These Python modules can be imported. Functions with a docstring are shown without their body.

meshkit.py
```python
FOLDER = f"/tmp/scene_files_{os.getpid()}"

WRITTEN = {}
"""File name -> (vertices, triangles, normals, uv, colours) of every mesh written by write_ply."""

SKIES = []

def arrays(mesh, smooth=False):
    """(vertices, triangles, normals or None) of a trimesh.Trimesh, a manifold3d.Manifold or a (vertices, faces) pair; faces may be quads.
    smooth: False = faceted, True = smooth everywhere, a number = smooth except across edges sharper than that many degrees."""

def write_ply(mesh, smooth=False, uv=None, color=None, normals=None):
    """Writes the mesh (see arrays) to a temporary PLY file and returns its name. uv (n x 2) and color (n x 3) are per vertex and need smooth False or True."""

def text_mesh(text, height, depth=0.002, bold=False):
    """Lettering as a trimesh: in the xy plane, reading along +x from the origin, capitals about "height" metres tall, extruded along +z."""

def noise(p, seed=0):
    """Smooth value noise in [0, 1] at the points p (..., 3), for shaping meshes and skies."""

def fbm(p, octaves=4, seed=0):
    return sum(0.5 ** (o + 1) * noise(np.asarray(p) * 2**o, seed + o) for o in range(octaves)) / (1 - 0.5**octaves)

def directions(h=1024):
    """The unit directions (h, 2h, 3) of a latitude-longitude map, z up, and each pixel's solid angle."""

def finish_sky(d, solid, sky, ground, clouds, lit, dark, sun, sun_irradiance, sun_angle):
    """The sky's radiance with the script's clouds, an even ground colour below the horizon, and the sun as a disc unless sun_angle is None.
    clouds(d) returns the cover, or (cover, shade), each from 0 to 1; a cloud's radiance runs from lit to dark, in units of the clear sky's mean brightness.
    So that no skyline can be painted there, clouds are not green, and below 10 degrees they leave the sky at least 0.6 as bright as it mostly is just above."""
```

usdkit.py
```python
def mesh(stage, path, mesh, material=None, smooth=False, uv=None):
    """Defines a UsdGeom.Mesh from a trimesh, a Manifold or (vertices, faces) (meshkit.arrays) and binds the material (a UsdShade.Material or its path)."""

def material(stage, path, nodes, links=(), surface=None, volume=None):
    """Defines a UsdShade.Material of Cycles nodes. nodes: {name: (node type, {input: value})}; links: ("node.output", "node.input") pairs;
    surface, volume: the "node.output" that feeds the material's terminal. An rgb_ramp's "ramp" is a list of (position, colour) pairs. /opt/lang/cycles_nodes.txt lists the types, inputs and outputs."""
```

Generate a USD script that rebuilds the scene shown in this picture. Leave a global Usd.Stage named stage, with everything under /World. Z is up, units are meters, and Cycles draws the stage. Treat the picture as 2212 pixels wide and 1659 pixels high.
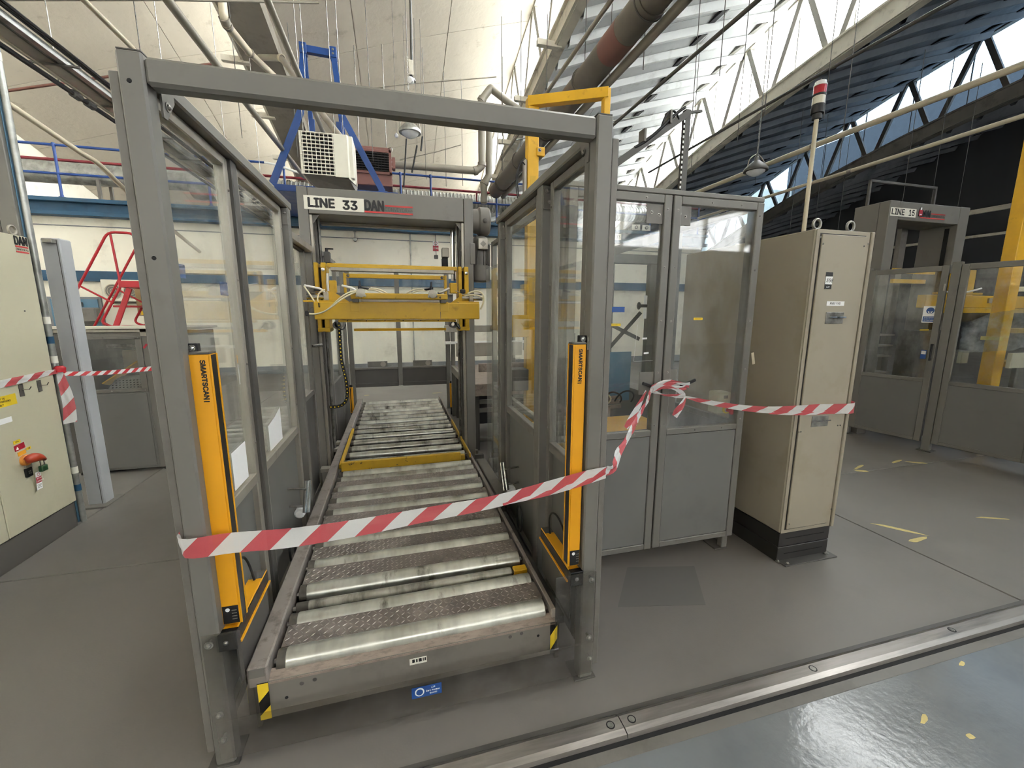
import math, numpy as np, trimesh, usdkit, meshkit
from pxr import Usd, UsdGeom, UsdLux, UsdShade, Gf, Sdf, Vt

# ---------------------------------------------------------------- camera, sky, exposure
stage = Usd.Stage.CreateInMemory()
UsdGeom.SetStageUpAxis(stage, 'Z')
UsdGeom.Xform.Define(stage, '/World')
UsdGeom.Scope.Define(stage, '/World/Looks')
YAW, PITCH, ROLL, FPX, EYE = math.radians(15.0891), math.radians(-9.8029), math.radians(0.116), 900.0, (0.0, 0.0, 1.6)
EXPOSURE = 2.3
SKY = (1.0, 0.985, 0.96)
cam = UsdGeom.Camera.Define(stage, '/World/camera')
fw = np.array([math.sin(YAW) * math.cos(PITCH), math.cos(YAW) * math.cos(PITCH), math.sin(PITCH)])
rt = np.array([math.cos(YAW), -math.sin(YAW), 0.0]); up = np.cross(rt, fw)
rr, uu = math.cos(ROLL) * rt + math.sin(ROLL) * up, -math.sin(ROLL) * rt + math.cos(ROLL) * up
cm = np.eye(4); cm[0, :3], cm[1, :3], cm[2, :3], cm[3, :3] = rr, uu, -fw, EYE
cam.AddTransformOp().Set(Gf.Matrix4d(cm.tolist()))
cam.CreateHorizontalApertureAttr(36.0); cam.CreateVerticalApertureAttr(27.0)
cam.CreateFocalLengthAttr(FPX / 2212 * 36.0)
cam.CreateClippingRangeAttr(Gf.Vec2f(0.05, 500.0))
cam.CreateExposureAttr(EXPOSURE)
dome = UsdLux.DomeLight.Define(stage, '/World/sky')
dome.CreateIntensityAttr(1.9); dome.CreateColorAttr(Gf.Vec3f(*SKY))

# ---------------------------------------------------------------- helpers
def lin(c):
    if isinstance(c, str):
        c = [int(c[i:i + 2], 16) / 255 for i in (0, 2, 4)]
    return np.array([x / 12.92 if x < 0.04045 else ((x + 0.055) / 1.055) ** 2.4 for x in c])

LOOK = {}
def mat(name, c, var=.07, scale=3.0, rough=.45, rv=.08, metal=0.0, bump=0.0, bscale=60.0, spec=.5, stain=None, stretch=None, detail=4, coat=0.0, emit=None):
    """mottled procedural paint or metal; stain = (colour, scale, from, to)"""
    c = lin(c)
    n = {'g': ('geometry', {}), 'n': ('noise_texture', {'scale': scale, 'detail': detail, 'roughness': .6}),
         'r': ('rgb_ramp', {'ramp': [(.32, c * (1 - var)), (.68, np.minimum(c * (1 + var), 1))]}),
         'm': ('map_range', {'from_min': .3, 'from_max': .7, 'to_min': max(rough - rv, .02), 'to_max': min(rough + rv, 1)}),
         'p': ('principled_bsdf', {'metallic': metal, 'specular_ior_level': spec, 'coat_weight': coat})}
    l = [('n.fac', 'r.fac'), ('n.fac', 'm.value'), ('m.result', 'p.roughness')]
    src = 'g.position'
    if stretch:
        n['mp'] = ('mapping', {'scale': stretch}); l.append(('g.position', 'mp.vector')); src = 'mp.vector'
    l.append((src, 'n.vector')); out = 'r.color'
    if stain:
        sc = lin(stain[0])
        n['n2'] = ('noise_texture', {'scale': stain[1], 'detail': 6, 'roughness': .65})
        n['r2'] = ('rgb_ramp', {'ramp': [(stain[2], (0, 0, 0)), (stain[3], (1, 1, 1))]})
        n['mx'] = ('mix_color', {'b': sc})
        l += [(src, 'n2.vector'), ('n2.fac', 'r2.fac'), ('r2.color', 'bw.color'), ('bw.val', 'mx.fac'), ('r.color', 'mx.a')]
        n['bw'] = ('rgb_to_bw', {}); out = 'mx.result'
    l.append((out, 'p.base_color'))
    if bump:
        n['n3'] = ('noise_texture', {'scale': bscale, 'detail': 3}); n['b'] = ('bump', {'strength': bump, 'distance': .01})
        l += [(src, 'n3.vector'), ('n3.fac', 'b.height'), ('b.normal', 'p.normal')]
    LOOK[name] = usdkit.material(stage, '/World/Looks/' + name, n, l, surface='p.BSDF')

def pane(name, tint, haze=.05, hazecol=(.8, .8, .78), rough=.03, hscale=3.0, gloss=1.0, streak=(1, 1, 1), power=4.5):
    """clear sheet: see-through mixed with a little dusty haze, plus a fresnel reflection"""
    n = {'g': ('geometry', {}), 'mp': ('mapping', {'scale': streak}), 'n': ('noise_texture', {'scale': hscale, 'detail': 5, 'roughness': .65}),
         'm': ('map_range', {'from_min': .42, 'from_max': .76, 'to_min': haze * .12, 'to_max': haze * 2.4, 'clamp': True}),
         't': ('transparent_bsdf', {'color': tint}), 'd': ('diffuse_bsdf', {'color': hazecol}), 'a': ('mix_closure', {}),
         's': ('glossy_bsdf', {'color': (1, 1, 1), 'roughness': rough}), 'lw': ('layer_weight', {'blend': .5}), 'pw': ('math', {'math_type': 'power', 'value2': power}),
         'f': ('math', {'math_type': 'multiply_add', 'value2': .55 * gloss, 'value3': .03 * gloss}), 'o': ('mix_closure', {})}
    l = [('g.position', 'mp.vector'), ('mp.vector', 'n.vector'), ('n.fac', 'm.value'), ('m.result', 'a.fac'), ('t.BSDF', 'a.closure1'), ('d.BSDF', 'a.closure2'),
         ('a.closure', 'o.closure1'), ('s.BSDF', 'o.closure2'), ('lw.facing', 'pw.value1'), ('pw.value', 'f.value1'), ('f.value', 'o.fac')]
    LOOK[name] = usdkit.material(stage, '/World/Looks/' + name, n, l, surface='o.closure')

USED = {}
def fresh(parent, name):
    k = parent + '/' + name
    i = USED.get(k, -1) + 1; USED[k] = i
    return k if i == 0 else f'{k}_{i:03d}'

class H:                                   # a prim that takes children, with the matrix that turns world points into its own
    def __init__(s, path, inv): s.path, s.inv = path, inv
    @property
    def prim(s): return stage.GetPrimAtPath(s.path)

def tag(h, label=None, cat=None, group=None, kind=None):
    for k, v in (('label', label), ('category', cat), ('group', group), ('kind', kind)):
        if v: h.prim.SetCustomDataByKey(k, v)
    return h

def thing(name, label=None, cat=None, loc=(0, 0, 0), rz=0.0, group=None, kind=None):
    p = fresh('/World', name)
    x = UsdGeom.Xform.Define(stage, p)
    x.AddTranslateOp().Set(Gf.Vec3d(*map(float, loc)))
    m = np.eye(4); m[:3, 3] = loc
    if rz:
        x.AddRotateZOp().Set(math.degrees(rz)); m = m @ trimesh.transformations.rotation_matrix(rz, [0, 0, 1])
    return tag(H(p, np.linalg.inv(m)), label, cat, group, kind)

def _chamfer_faces():
    v = SGN * (1 - .2 * (1 - KAX))            # each corner has three points, each pulled in along two axes
    h = trimesh.convex.convex_hull(v)
    idx = [int(np.argmin(((v - q) ** 2).sum(1))) for q in h.vertices]
    return np.array(idx)[h.faces]
CF = None
SGN = np.array([[sx, sy, sz] for sx in (-1, 1) for sy in (-1, 1) for sz in (-1, 1) for k in range(3)], float)
KAX = np.array([[k == 0, k == 1, k == 2] for sx in (-1, 1) for sy in (-1, 1) for sz in (-1, 1) for k in range(3)], float)
BV = np.array([[x, y, z] for x in (-1, 1) for y in (-1, 1) for z in (-1, 1)], float)
BF = np.array([[0, 1, 3], [0, 3, 2], [4, 6, 7], [4, 7, 5], [0, 4, 5], [0, 5, 1], [2, 3, 7], [2, 7, 6], [0, 2, 6], [0, 6, 4], [1, 5, 7], [1, 7, 3]])
def boxmesh(size, b=0.0):
    global CF
    h = np.array(size, float) / 2
    b = min(b, h.min() * .45)
    if b <= 1e-5:
        return BV * h, BF
    if CF is None: CF = _chamfer_faces()
    return SGN * (h - (1 - KAX) * b), CF

def unit(v):
    v = np.array(v, float); return v / np.linalg.norm(v)

def frame(z, x=None):
    z = unit(z)
    x = np.array([1.0, 0, 0]) if x is None else np.array(x, float)
    x = x - z * (x @ z)
    if np.linalg.norm(x) < 1e-6:
        x = np.array([0, 1.0, 0]) - z * z[1]
    x = unit(x)
    return np.stack([x, np.cross(z, x), z], 1)

class MB:
    def __init__(s): s.v, s.f, s.n = [], [], 0
    def add(s, v, f):
        v = np.asarray(v, float); s.v.append(v); s.f.append(np.asarray(f) + s.n); s.n += len(v); return s
    def tm(s, m): return s.add(m.vertices, m.faces)
    def box(s, x0, y0, z0, x1, y1, z1, b=.003):
        v, f = boxmesh((abs(x1 - x0), abs(y1 - y0), abs(z1 - z0)), b)
        return s.add(v + [(x0 + x1) / 2, (y0 + y1) / 2, (z0 + z1) / 2], f)
    def obox(s, c, size, R, b=.003):
        v, f = boxmesh(size, b); return s.add(v @ np.asarray(R).T + c, f)
    def bar(s, p, q, w, t, upv=(0, 0, 1), b=.002):
        """square bar from p to q, w wide (across upv), t tall (along upv)"""
        p, q = np.array(p, float), np.array(q, float); y = unit(q - p)
        z = np.array(upv, float); z = z - y * (z @ y)
        if np.linalg.norm(z) < 1e-6: z = np.array([1.0, 0, 0]) - y * y[0]
        z = unit(z); R = np.stack([np.cross(y, z), y, z], 1)
        return s.obox((p + q) / 2, (w, np.linalg.norm(q - p), t), R, b)
    def cyl(s, p, q, r, n=16, r2=None, cap=True):
        p, q = np.array(p, float), np.array(q, float); R = frame(q - p); r2 = r if r2 is None else r2
        a = np.arange(n) * 2 * np.pi / n; c = np.stack([np.cos(a), np.sin(a), 0 * a], 1)
        v = np.vstack([c * r @ R.T + p, c * r2 @ R.T + q, [p], [q]]); i = np.arange(n); j = (i + 1) % n
        f = [np.stack([i, j, j + n], 1), np.stack([i, j + n, i + n], 1)]
        if cap: f += [np.stack([j, i, 0 * i + 2 * n], 1), np.stack([i + n, j + n, 0 * i + 2 * n + 1], 1)]
        return s.add(v, np.vstack(f))
    def lathe(s, p, axis, prof, n=20):
        """prof: (distance along axis, radius) pairs"""
        p = np.array(p, float); R = frame(axis); a = np.arange(n) * 2 * np.pi / n
        v = np.vstack([np.stack([np.cos(a) * r, np.sin(a) * r, 0 * a + d], 1) @ R.T + p for d, r in prof])
        f = []
        for k in range(len(prof) - 1):
            i = np.arange(n) + k * n; j = (np.arange(n) + 1) % n + k * n
            f += [np.stack([i, j, j + n], 1), np.stack([i, j + n, i + n], 1)]
        return s.add(v, np.vstack(f))
    def tube(s, pts, r, n=8, closed=False):
        P = np.array(pts, float); m = len(P)
        if closed: t = np.roll(P, -1, 0) - np.roll(P, 1, 0)
        else: t = np.gradient(P, axis=0)
        t /= np.linalg.norm(t, axis=1, keepdims=True) + 1e-12
        x = frame(t[0])[:, 0]; X = []
        for k in range(m):
            x = x - t[k] * (x @ t[k]); x = unit(x); X.append(x)
        X = np.array(X); Y = np.cross(t, X); a = np.arange(n) * 2 * np.pi / n
        rr_ = np.broadcast_to(r, (m,))[:, None, None]
        v = (P[:, None] + rr_ * (np.cos(a)[None, :, None] * X[:, None] + np.sin(a)[None, :, None] * Y[:, None])).reshape(-1, 3)
        f = []
        for k in range(m if closed else m - 1):
            i = np.arange(n) + k * n; j = (np.arange(n) + 1) % n + k * n; k2 = ((k + 1) % m) * n - k * n
            f += [np.stack([i, j, j + k2], 1), np.stack([i, j + k2, i + k2], 1)]
        if not closed:
            v = np.vstack([v, P[:1], P[-1:]]); i = np.arange(n); j = (i + 1) % n; e = (m - 1) * n
            f += [np.stack([j, i, 0 * i + m * n], 1), np.stack([i + e, j + e, 0 * i + m * n + 1], 1)]
        return s.add(v, np.vstack(f))
    def poly(s, pts2, O, X, Y, t):
        """flat polygon pts2 in the plane O, X, Y, extruded t along X x Y"""
        from shapely.geometry import Polygon
        m = trimesh.creation.extrude_polygon(Polygon(pts2), t, engine='earcut')
        X, Y = np.array(X, float), np.array(Y, float); R = np.stack([X, Y, np.cross(X, Y)], 1)
        return s.add(m.vertices @ R.T + np.array(O, float), m.faces)
    def sheet(s, grid):
        """grid (a, b, 3) of points as a surface"""
        g = np.asarray(grid, float); a, b = g.shape[:2]; i, j = np.meshgrid(np.arange(a - 1), np.arange(b - 1), indexing='ij'); k = (i * b + j).ravel()
        return s.add(g.reshape(-1, 3), np.vstack([np.stack([k, k + b, k + b + 1], 1), np.stack([k, k + b + 1, k + 1], 1)]))
    def slab(s, grid, t):
        """grid surface with thickness t (vector)"""
        g = np.asarray(grid, float); s.sheet(g); s.sheet((g + np.array(t))[::-1])
        for e in (g[0], g[-1][::-1], g[:, 0][::-1], g[:, -1]):
            s.sheet(np.stack([e, e + np.array(t)]))
        return s
    def put(s, parent, name, m, label=None, smooth=False, local=False, kind=None, cat=None, group=None, uv=None):
        base = '/World' if parent is None else parent.path
        inv = np.eye(4) if parent is None else parent.inv
        v, f = np.vstack(s.v), np.vstack(s.f)
        if not local: v = v @ inv[:3, :3].T + inv[:3, 3]
        p = fresh(base, name)
        usdkit.mesh(stage, p, (v, f), LOOK[m], smooth=smooth, uv=uv)
        return tag(H(p, inv), label, cat, group, kind)

def text(parent, s_, O, X, Y, h, m='ink', name='lettering', bold=False, sx=1.0, w=None, heavy=False, shear=0.0, align=0.0, d=.0008, label=None):
    """lettering as a part: O = baseline start, X = reading direction, Y = up"""
    t = meshkit.text_mesh(s_, h, d, bold); v = np.array(t.vertices)
    if w: v[:, 0] = (v[:, 0] - v[:, 0].min()) * w / np.ptp(v[:, 0])
    v[:, 0] -= align * (v[:, 0].min() + v[:, 0].max())
    v[:, 0] = v[:, 0] * sx + v[:, 1] * shear
    X, Y = unit(X), unit(Y); R = np.stack([X, Y, np.cross(X, Y)], 1)
    mb = MB(); P = v @ R.T + np.array(O, float)
    for k, (a, b) in enumerate([(0, 0), (.045, 0), (-.045, 0), (0, .03), (0, -.03)] if heavy else [(0, 0)]):
        mb.add(P + (X * a + Y * b) * h + np.cross(X, Y) * k * .00005, t.faces)
    return mb.put(parent, name, m, label)

def plate(parent, name, m, O, X, Y, w, h, t=.0012, label=None):
    X, Y = unit(X), unit(Y); Z = np.cross(X, Y); O = np.array(O, float)
    return MB().obox(O + X * w / 2 + Y * h / 2 + Z * t / 2, (w, h, t), np.stack([X, Y, Z], 1), 0).put(parent, name, m, label)

def bez(*P, n=14):
    P = np.array(P, float); t = np.linspace(0, 1, n)[:, None]
    while True:
        if len(P) == 4:
            return (1 - t) ** 3 * P[0] + 3 * t * (1 - t) ** 2 * P[1] + 3 * t * t * (1 - t) * P[2] + t ** 3 * P[3]
        if len(P) == 3:
            return (1 - t) ** 2 * P[0] + 2 * t * (1 - t) * P[1] + t * t * P[2]
        return P

def bolt(mb, p, nrm, r=.007, h=.005, n=8):
    p, nrm = np.array(p, float), unit(nrm)
    mb.cyl(p, p + nrm * h * .35, r * 1.5, 12); mb.lathe(p + nrm * h * .3, nrm, [(0, r), (h * .6, r * .85), (h, r * .35), (h, 0.0001)], n)

# ---------------------------------------------------------------- materials
mat('grey_paint', '6b6963', .05, 2.5, .42, .07, stain=('5e5b55', 5, .58, .8))
mat('grey_panel', '686864', .05, 1.6, .5, .06, stain=('5c5b57', 3, .55, .85))
mat('grey_dark', '4c4a46', .1, 3, .5)
mat('grey_side', '6c6963', .07, 2, .45, stain=('55524c', 4, .5, .8))
mat('alu', '9a958a', .08, 8, .38, .08, metal=.45, stretch=(1, 1, .2))
mat('black', '141416', .15, 8, .4)
mat('rubber', '1c1c1e', .15, 12, .6)
mat('ink', '101012', .05, 5, .5)
mat('white_ink', 'e6e6e2', .03, 5, .5)
mat('red_ink', 'b93232', .05, 5, .5)
mat('sign_white', 'd9d6ca', .03, 6, .45)
mat('sign_blue', '1f4a8c', .06, 6, .4)
mat('sign_red', 'a81f33', .05, 6, .4)
mat('sign_yellow', 'e0c02a', .05, 6, .45)
mat('sign_orange', 'dd9a26', .05, 6, .45)
mat('paper', 'e6e6e6', .02, 5, .6)
mat('curtain_yellow', 'd9980f', .03, 4, .45, bump=.02, bscale=400)
mat('machine_yellow', 'c29a1c', .08, 6, .42, stain=('8a6a14', 9, .6, .78))
mat('worn_yellow', 'b8921c', .1, 10, .5, stain=('3a3024', 22, .62, .68))
mat('jib_yellow', 'd9a71c', .08, 5, .42, stain=('9c7412', 8, .6, .8))
mat('steel', '8d8b85', .15, 10, .32, .1, metal=.8)
mat('chrome', 'b9b9b6', .05, 10, .18, .05, metal=1)
mat('roller_steel', 'b9b9b0', .08, 4, .3, .08, metal=.72, stain=('6d6a62', 9, .6, .74), stretch=(1.3, .5, .5))
mat('roller_core', 'a8a69d', .12, 5, .32, .08, metal=.7, stain=('4a4640', 6, .5, .68), stretch=(1.2, .45, .45))
mat('roller_end', '4a463f', .3, 25, .55, .1, metal=.2)
mat('tread', '766e68', .16, 6, .46, .1, metal=.35, stain=('958d86', 8, .48, .7))
mat('tread_lug', 'a09890', .15, 12, .34, .1, metal=.55)
mat('rail_steel', '8b837d', .14, 7, .45, .1, metal=.2, stain=('4d453f', 12, .52, .75))
mat('front_steel', '6f6b64', .1, 4, .48, .06, stain=('4f4b45', 3, .52, .8))
mat('lip_steel', '8d8076', .15, 14, .48, .08, metal=.2, stain=('6b6058', 22, .5, .72), stretch=(1, 3, 1))
mat('light_grey', 'a4a6a8', .05, 3, .45)
mat('cabinet_beige', '989080', .05, 1.5, .5, .05, stain=('897f69', 2.2, .52, .8), bump=.03, bscale=300)
mat('cabinet_cream', 'b6b199', .04, 1.5, .48, .05, stain=('aaa58b', 3, .58, .85), bump=.03, bscale=300)
mat('plinth_black', '2b2927', .2, 4, .5)
mat('plinth_grey', '55524d', .12, 3, .5)
mat('red_paint', 'b01f2c', .08, 5, .4)
mat('blue_paint', '1d4080', .1, 4, .42)
mat('blue_bright', '1c427f', .1, 5, .42)
mat('blue_fascia', '1f4a66', .08, 2, .5, stain=('17384e', 3, .5, .8))
mat('blue_door', '567a92', .06, 2, .45)
mat('pipe_red', '7d2430', .1, 3, .45)
mat('heater_white', 'd2cfc0', .04, 3, .45)
mat('heater_maroon', '7a5149', .1, 3, .5)
mat('duct_steel', '9fa09b', .1, 5, .33, .1, metal=.6)
mat('duct_rust', '6a645b', .2, 2.5, .5, .1, metal=.2, stain=('7a4f38', 1.6, .56, .68))
mat('pipe_grey', '908a7e', .1, 3, .45, .1, metal=.2)
mat('pipe_cream', 'bdb39c', .07, 3, .5)
mat('cable_black', '1b1b1d', .1, 10, .5)
mat('hose_cream', 'd8cfae', .05, 10, .4)
mat('hose_white', 'dcdcd8', .03, 10, .4)
mat('lens', 'd9dadb', .04, 10, .25)
mat('lens_red', 'a3192b', .06, 10, .22)
mat('lens_white', 'c9c4b4', .04, 10, .25)
mat('handle_red', 'a13a22', .12, 20, .45)
mat('handle_orange', 'c98238', .1, 20, .45)
mat('lock_green', '26472c', .1, 20, .4)
mat('kraft', 'a08a63', .08, 6, .7)
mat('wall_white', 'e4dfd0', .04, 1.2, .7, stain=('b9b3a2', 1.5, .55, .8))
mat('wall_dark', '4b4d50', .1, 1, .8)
mat('skirting', '7b7f82', .08, 2, .6)
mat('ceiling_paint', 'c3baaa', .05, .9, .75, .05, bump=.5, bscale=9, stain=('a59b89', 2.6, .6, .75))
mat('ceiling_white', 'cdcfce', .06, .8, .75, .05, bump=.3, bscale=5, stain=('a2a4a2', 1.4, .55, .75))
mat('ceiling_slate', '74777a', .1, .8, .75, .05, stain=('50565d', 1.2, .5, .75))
mat('chord_white', 'd0cabb', .08, 2, .7, stain=('8d877b', 3, .55, .75))
mat('chord_grey', '8d877c', .08, 2, .75, stain=('716b61', 2, .5, .75))
mat('chord_dark', '7b7870', .1, 2, .7, stain=('55524c', 3, .5, .75))
mat('lattice', '99958c', .08, 3, .6)
mat('lattice_dark', '55504a', .1, 3, .6)
mat('roof_felt', 'aaacac', .05, .5, .8)
mat('roof_pale', 'dfe3e6', .04, .5, .8)
mat('floor_patch', '64625e', .05, 2, .5)
mat('void', '0d0d0f', .1, 3, .8)
mat('floor_grey', '726e69', .05, .9, .42, .07, spec=.45, stain=('62605b', .7, .5, .8), bump=.04, bscale=140)
mat('floor_aisle', '74787a', .06, 1.2, .17, .06, spec=.5, stain=('63676a', 1.6, .5, .8), bump=.10, bscale=34)
mat('trim_steel', '8a8580', .12, 5, .33, .09, metal=.65, stretch=(.3, 3, 1))
mat('tape_residue', 'c9b878', .12, 40, .6)
pane('clear', (.95, .96, .95), .05, streak=(1, 1, .35), power=3.0)
pane('clear_hazy', (.94, .95, .94), .05, (.75, .77, .78), streak=(1, 1, .5))
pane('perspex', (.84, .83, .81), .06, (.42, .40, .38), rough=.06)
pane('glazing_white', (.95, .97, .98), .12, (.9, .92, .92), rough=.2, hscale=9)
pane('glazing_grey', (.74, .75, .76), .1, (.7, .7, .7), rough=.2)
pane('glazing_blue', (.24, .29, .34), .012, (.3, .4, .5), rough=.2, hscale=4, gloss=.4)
pane('film', (.75, .82, .9), .15, (.7, .78, .86), rough=.12, hscale=6)

# striped barrier film: diagonal red and white print along the strip's own length
def tape_look(name, freq, slope, red='c8444c', white='dfe0df'):
    n = {'u': ('texture_coordinate', {}), 'x': ('separate_xyz', {}), 'k': ('math', {'math_type': 'multiply', 'value2': slope}), 'a': ('math', {'math_type': 'add'}),
         'q': ('math', {'math_type': 'multiply', 'value2': freq}), 'w': ('math', {'math_type': 'floored_modulo', 'value2': 1.0}), 's': ('math', {'math_type': 'greater_than', 'value2': .5}),
         'c': ('mix_color', {'a': lin(white), 'b': lin(red)}), 'p': ('principled_bsdf', {'roughness': .32}), 't': ('translucent_bsdf', {}), 'z': ('transparent_bsdf', {}),
         'm1': ('mix_closure', {'fac': .3}), 'm2': ('mix_closure', {'fac': .12})}
    l = [('u.UV', 'x.vector'), ('x.y', 'k.value1'), ('x.x', 'a.value1'), ('k.value', 'a.value2'), ('a.value', 'q.value1'), ('q.value', 'w.value1'), ('w.value', 's.value1'), ('s.value', 'c.fac'),
         ('c.result', 'p.base_color'), ('c.result', 't.color'), ('p.BSDF', 'm1.closure1'), ('t.BSDF', 'm1.closure2'), ('m1.closure', 'm2.closure1'), ('z.BSDF', 'm2.closure2')]
    LOOK[name] = usdkit.material(stage, '/World/Looks/' + name, n, l, surface='m2.closure')
tape_look('barrier_film', 1 / .178, 1.0, 'cf5b63', 'e2e3e3')
tape_look('barrier_film_fine', 1 / .11, 1.0, 'd02a33', 'e6e6e6')

# ================================================================ THE SETTING
def struct(name): return thing(name, kind='structure')

# floor: two poured fields split by the steel strip, saw-cut joints between the slabs
fl = struct('floor')
YT = 1.215                                                     # the steel strip's line
def slab(x0, y0, x1, y1, m, name='slab'):
    MB().box(x0, y0, -.12, x1, y1, 0, .004).put(fl, name, m)
J = .004
xs = [-10.5, -6.2, -2.42 + .0, 3.33, 8.9, 14.5, 24]
ys = [YT + .02, 2.975, 6.9, 12.2]
for i in range(len(xs) - 1):
    for k in range(len(ys) - 1):
        if k == 0 and i == 2:
            slab(xs[i] + J, ys[k], xs[i + 1] - J, ys[k + 1] - J, 'floor_grey')
        else:
            slab(xs[i] + J, ys[k] + (J if k else 0), xs[i + 1] - J, ys[k + 1] - J, 'floor_grey')
MB().box(-10.5, 12.2, -.12, 24, 23, 0, 0).put(fl, 'slab', 'floor_grey')
for i in range(len(xs) - 1):
    slab(xs[i], -15, xs[i + 1], YT - .02, 'floor_aisle', 'aisle_slab')
MB().box(-10.5, -15, -.3, 24, 23, -.13, 0).put(fl, 'subfloor', 'void')
MB().box(-10.5, YT - .062, 0, 24, YT - .045, .0012, 0).put(fl, 'joint_filler', 'void')
MB().box(-10.5, YT - .105, 0, 24, YT - .063, .001, 0).put(fl, 'sealant_band', 'grey_side')
MB().box(-10.5, YT + .056, 0, 24, YT + .075, .001, 0).put(fl, 'joint_filler', 'grey_dark')
# darker patch left in the paint beside the guard door
MB().poly([(1.10, 1.83), (1.58, 1.72), (1.76, 2.04), (1.34, 2.14)], (0, 0, .0002), (1, 0, 0), (0, 1, 0), .0006).put(fl, 'paint_patch', 'floor_patch')

tr = struct('trim_1')
tr_x = [-10.5, -7.5, -4.2, -1.9, .775, 3.55, 6.3, 9.4, 12.5]
for a, b in zip(tr_x[:-1], tr_x[1:]):
    MB().add(*(lambda P: (np.array([[x, y, z] for x in (a + .002, b - .002) for y, z in P]), np.array([[0, 1, 6], [0, 6, 5], [1, 2, 7], [1, 7, 6], [2, 3, 8], [2, 8, 7], [3, 4, 9], [3, 9, 8], [0, 2, 1], [0, 3, 2], [0, 4, 3], [5, 6, 7], [5, 7, 8], [5, 8, 9]])))(
        [(YT - .045, .001), (YT - .040, .016), (YT - .018, .021), (YT + .030, .021), (YT + .055, .001)])).put(tr, 'steel_strip', 'trim_steel')
for x in (-1.1, -.16, .728, .82, 1.735, 2.635, 3.5, 3.6, 4.5):
    MB().lathe((x, YT + .006, .0212), (0, 0, 1), [(0, .017), (.0012, .0165), (.0012, .0125)], 16).put(tr, 'screw_cup', 'void')
    MB().lathe((x, YT + .006, .0212), (0, 0, 1), [(.0004, .0125), (.0004, .0085), (.0018, .008), (.0022, .0001)], 12).put(tr, 'countersunk_screw', 'steel')

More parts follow.
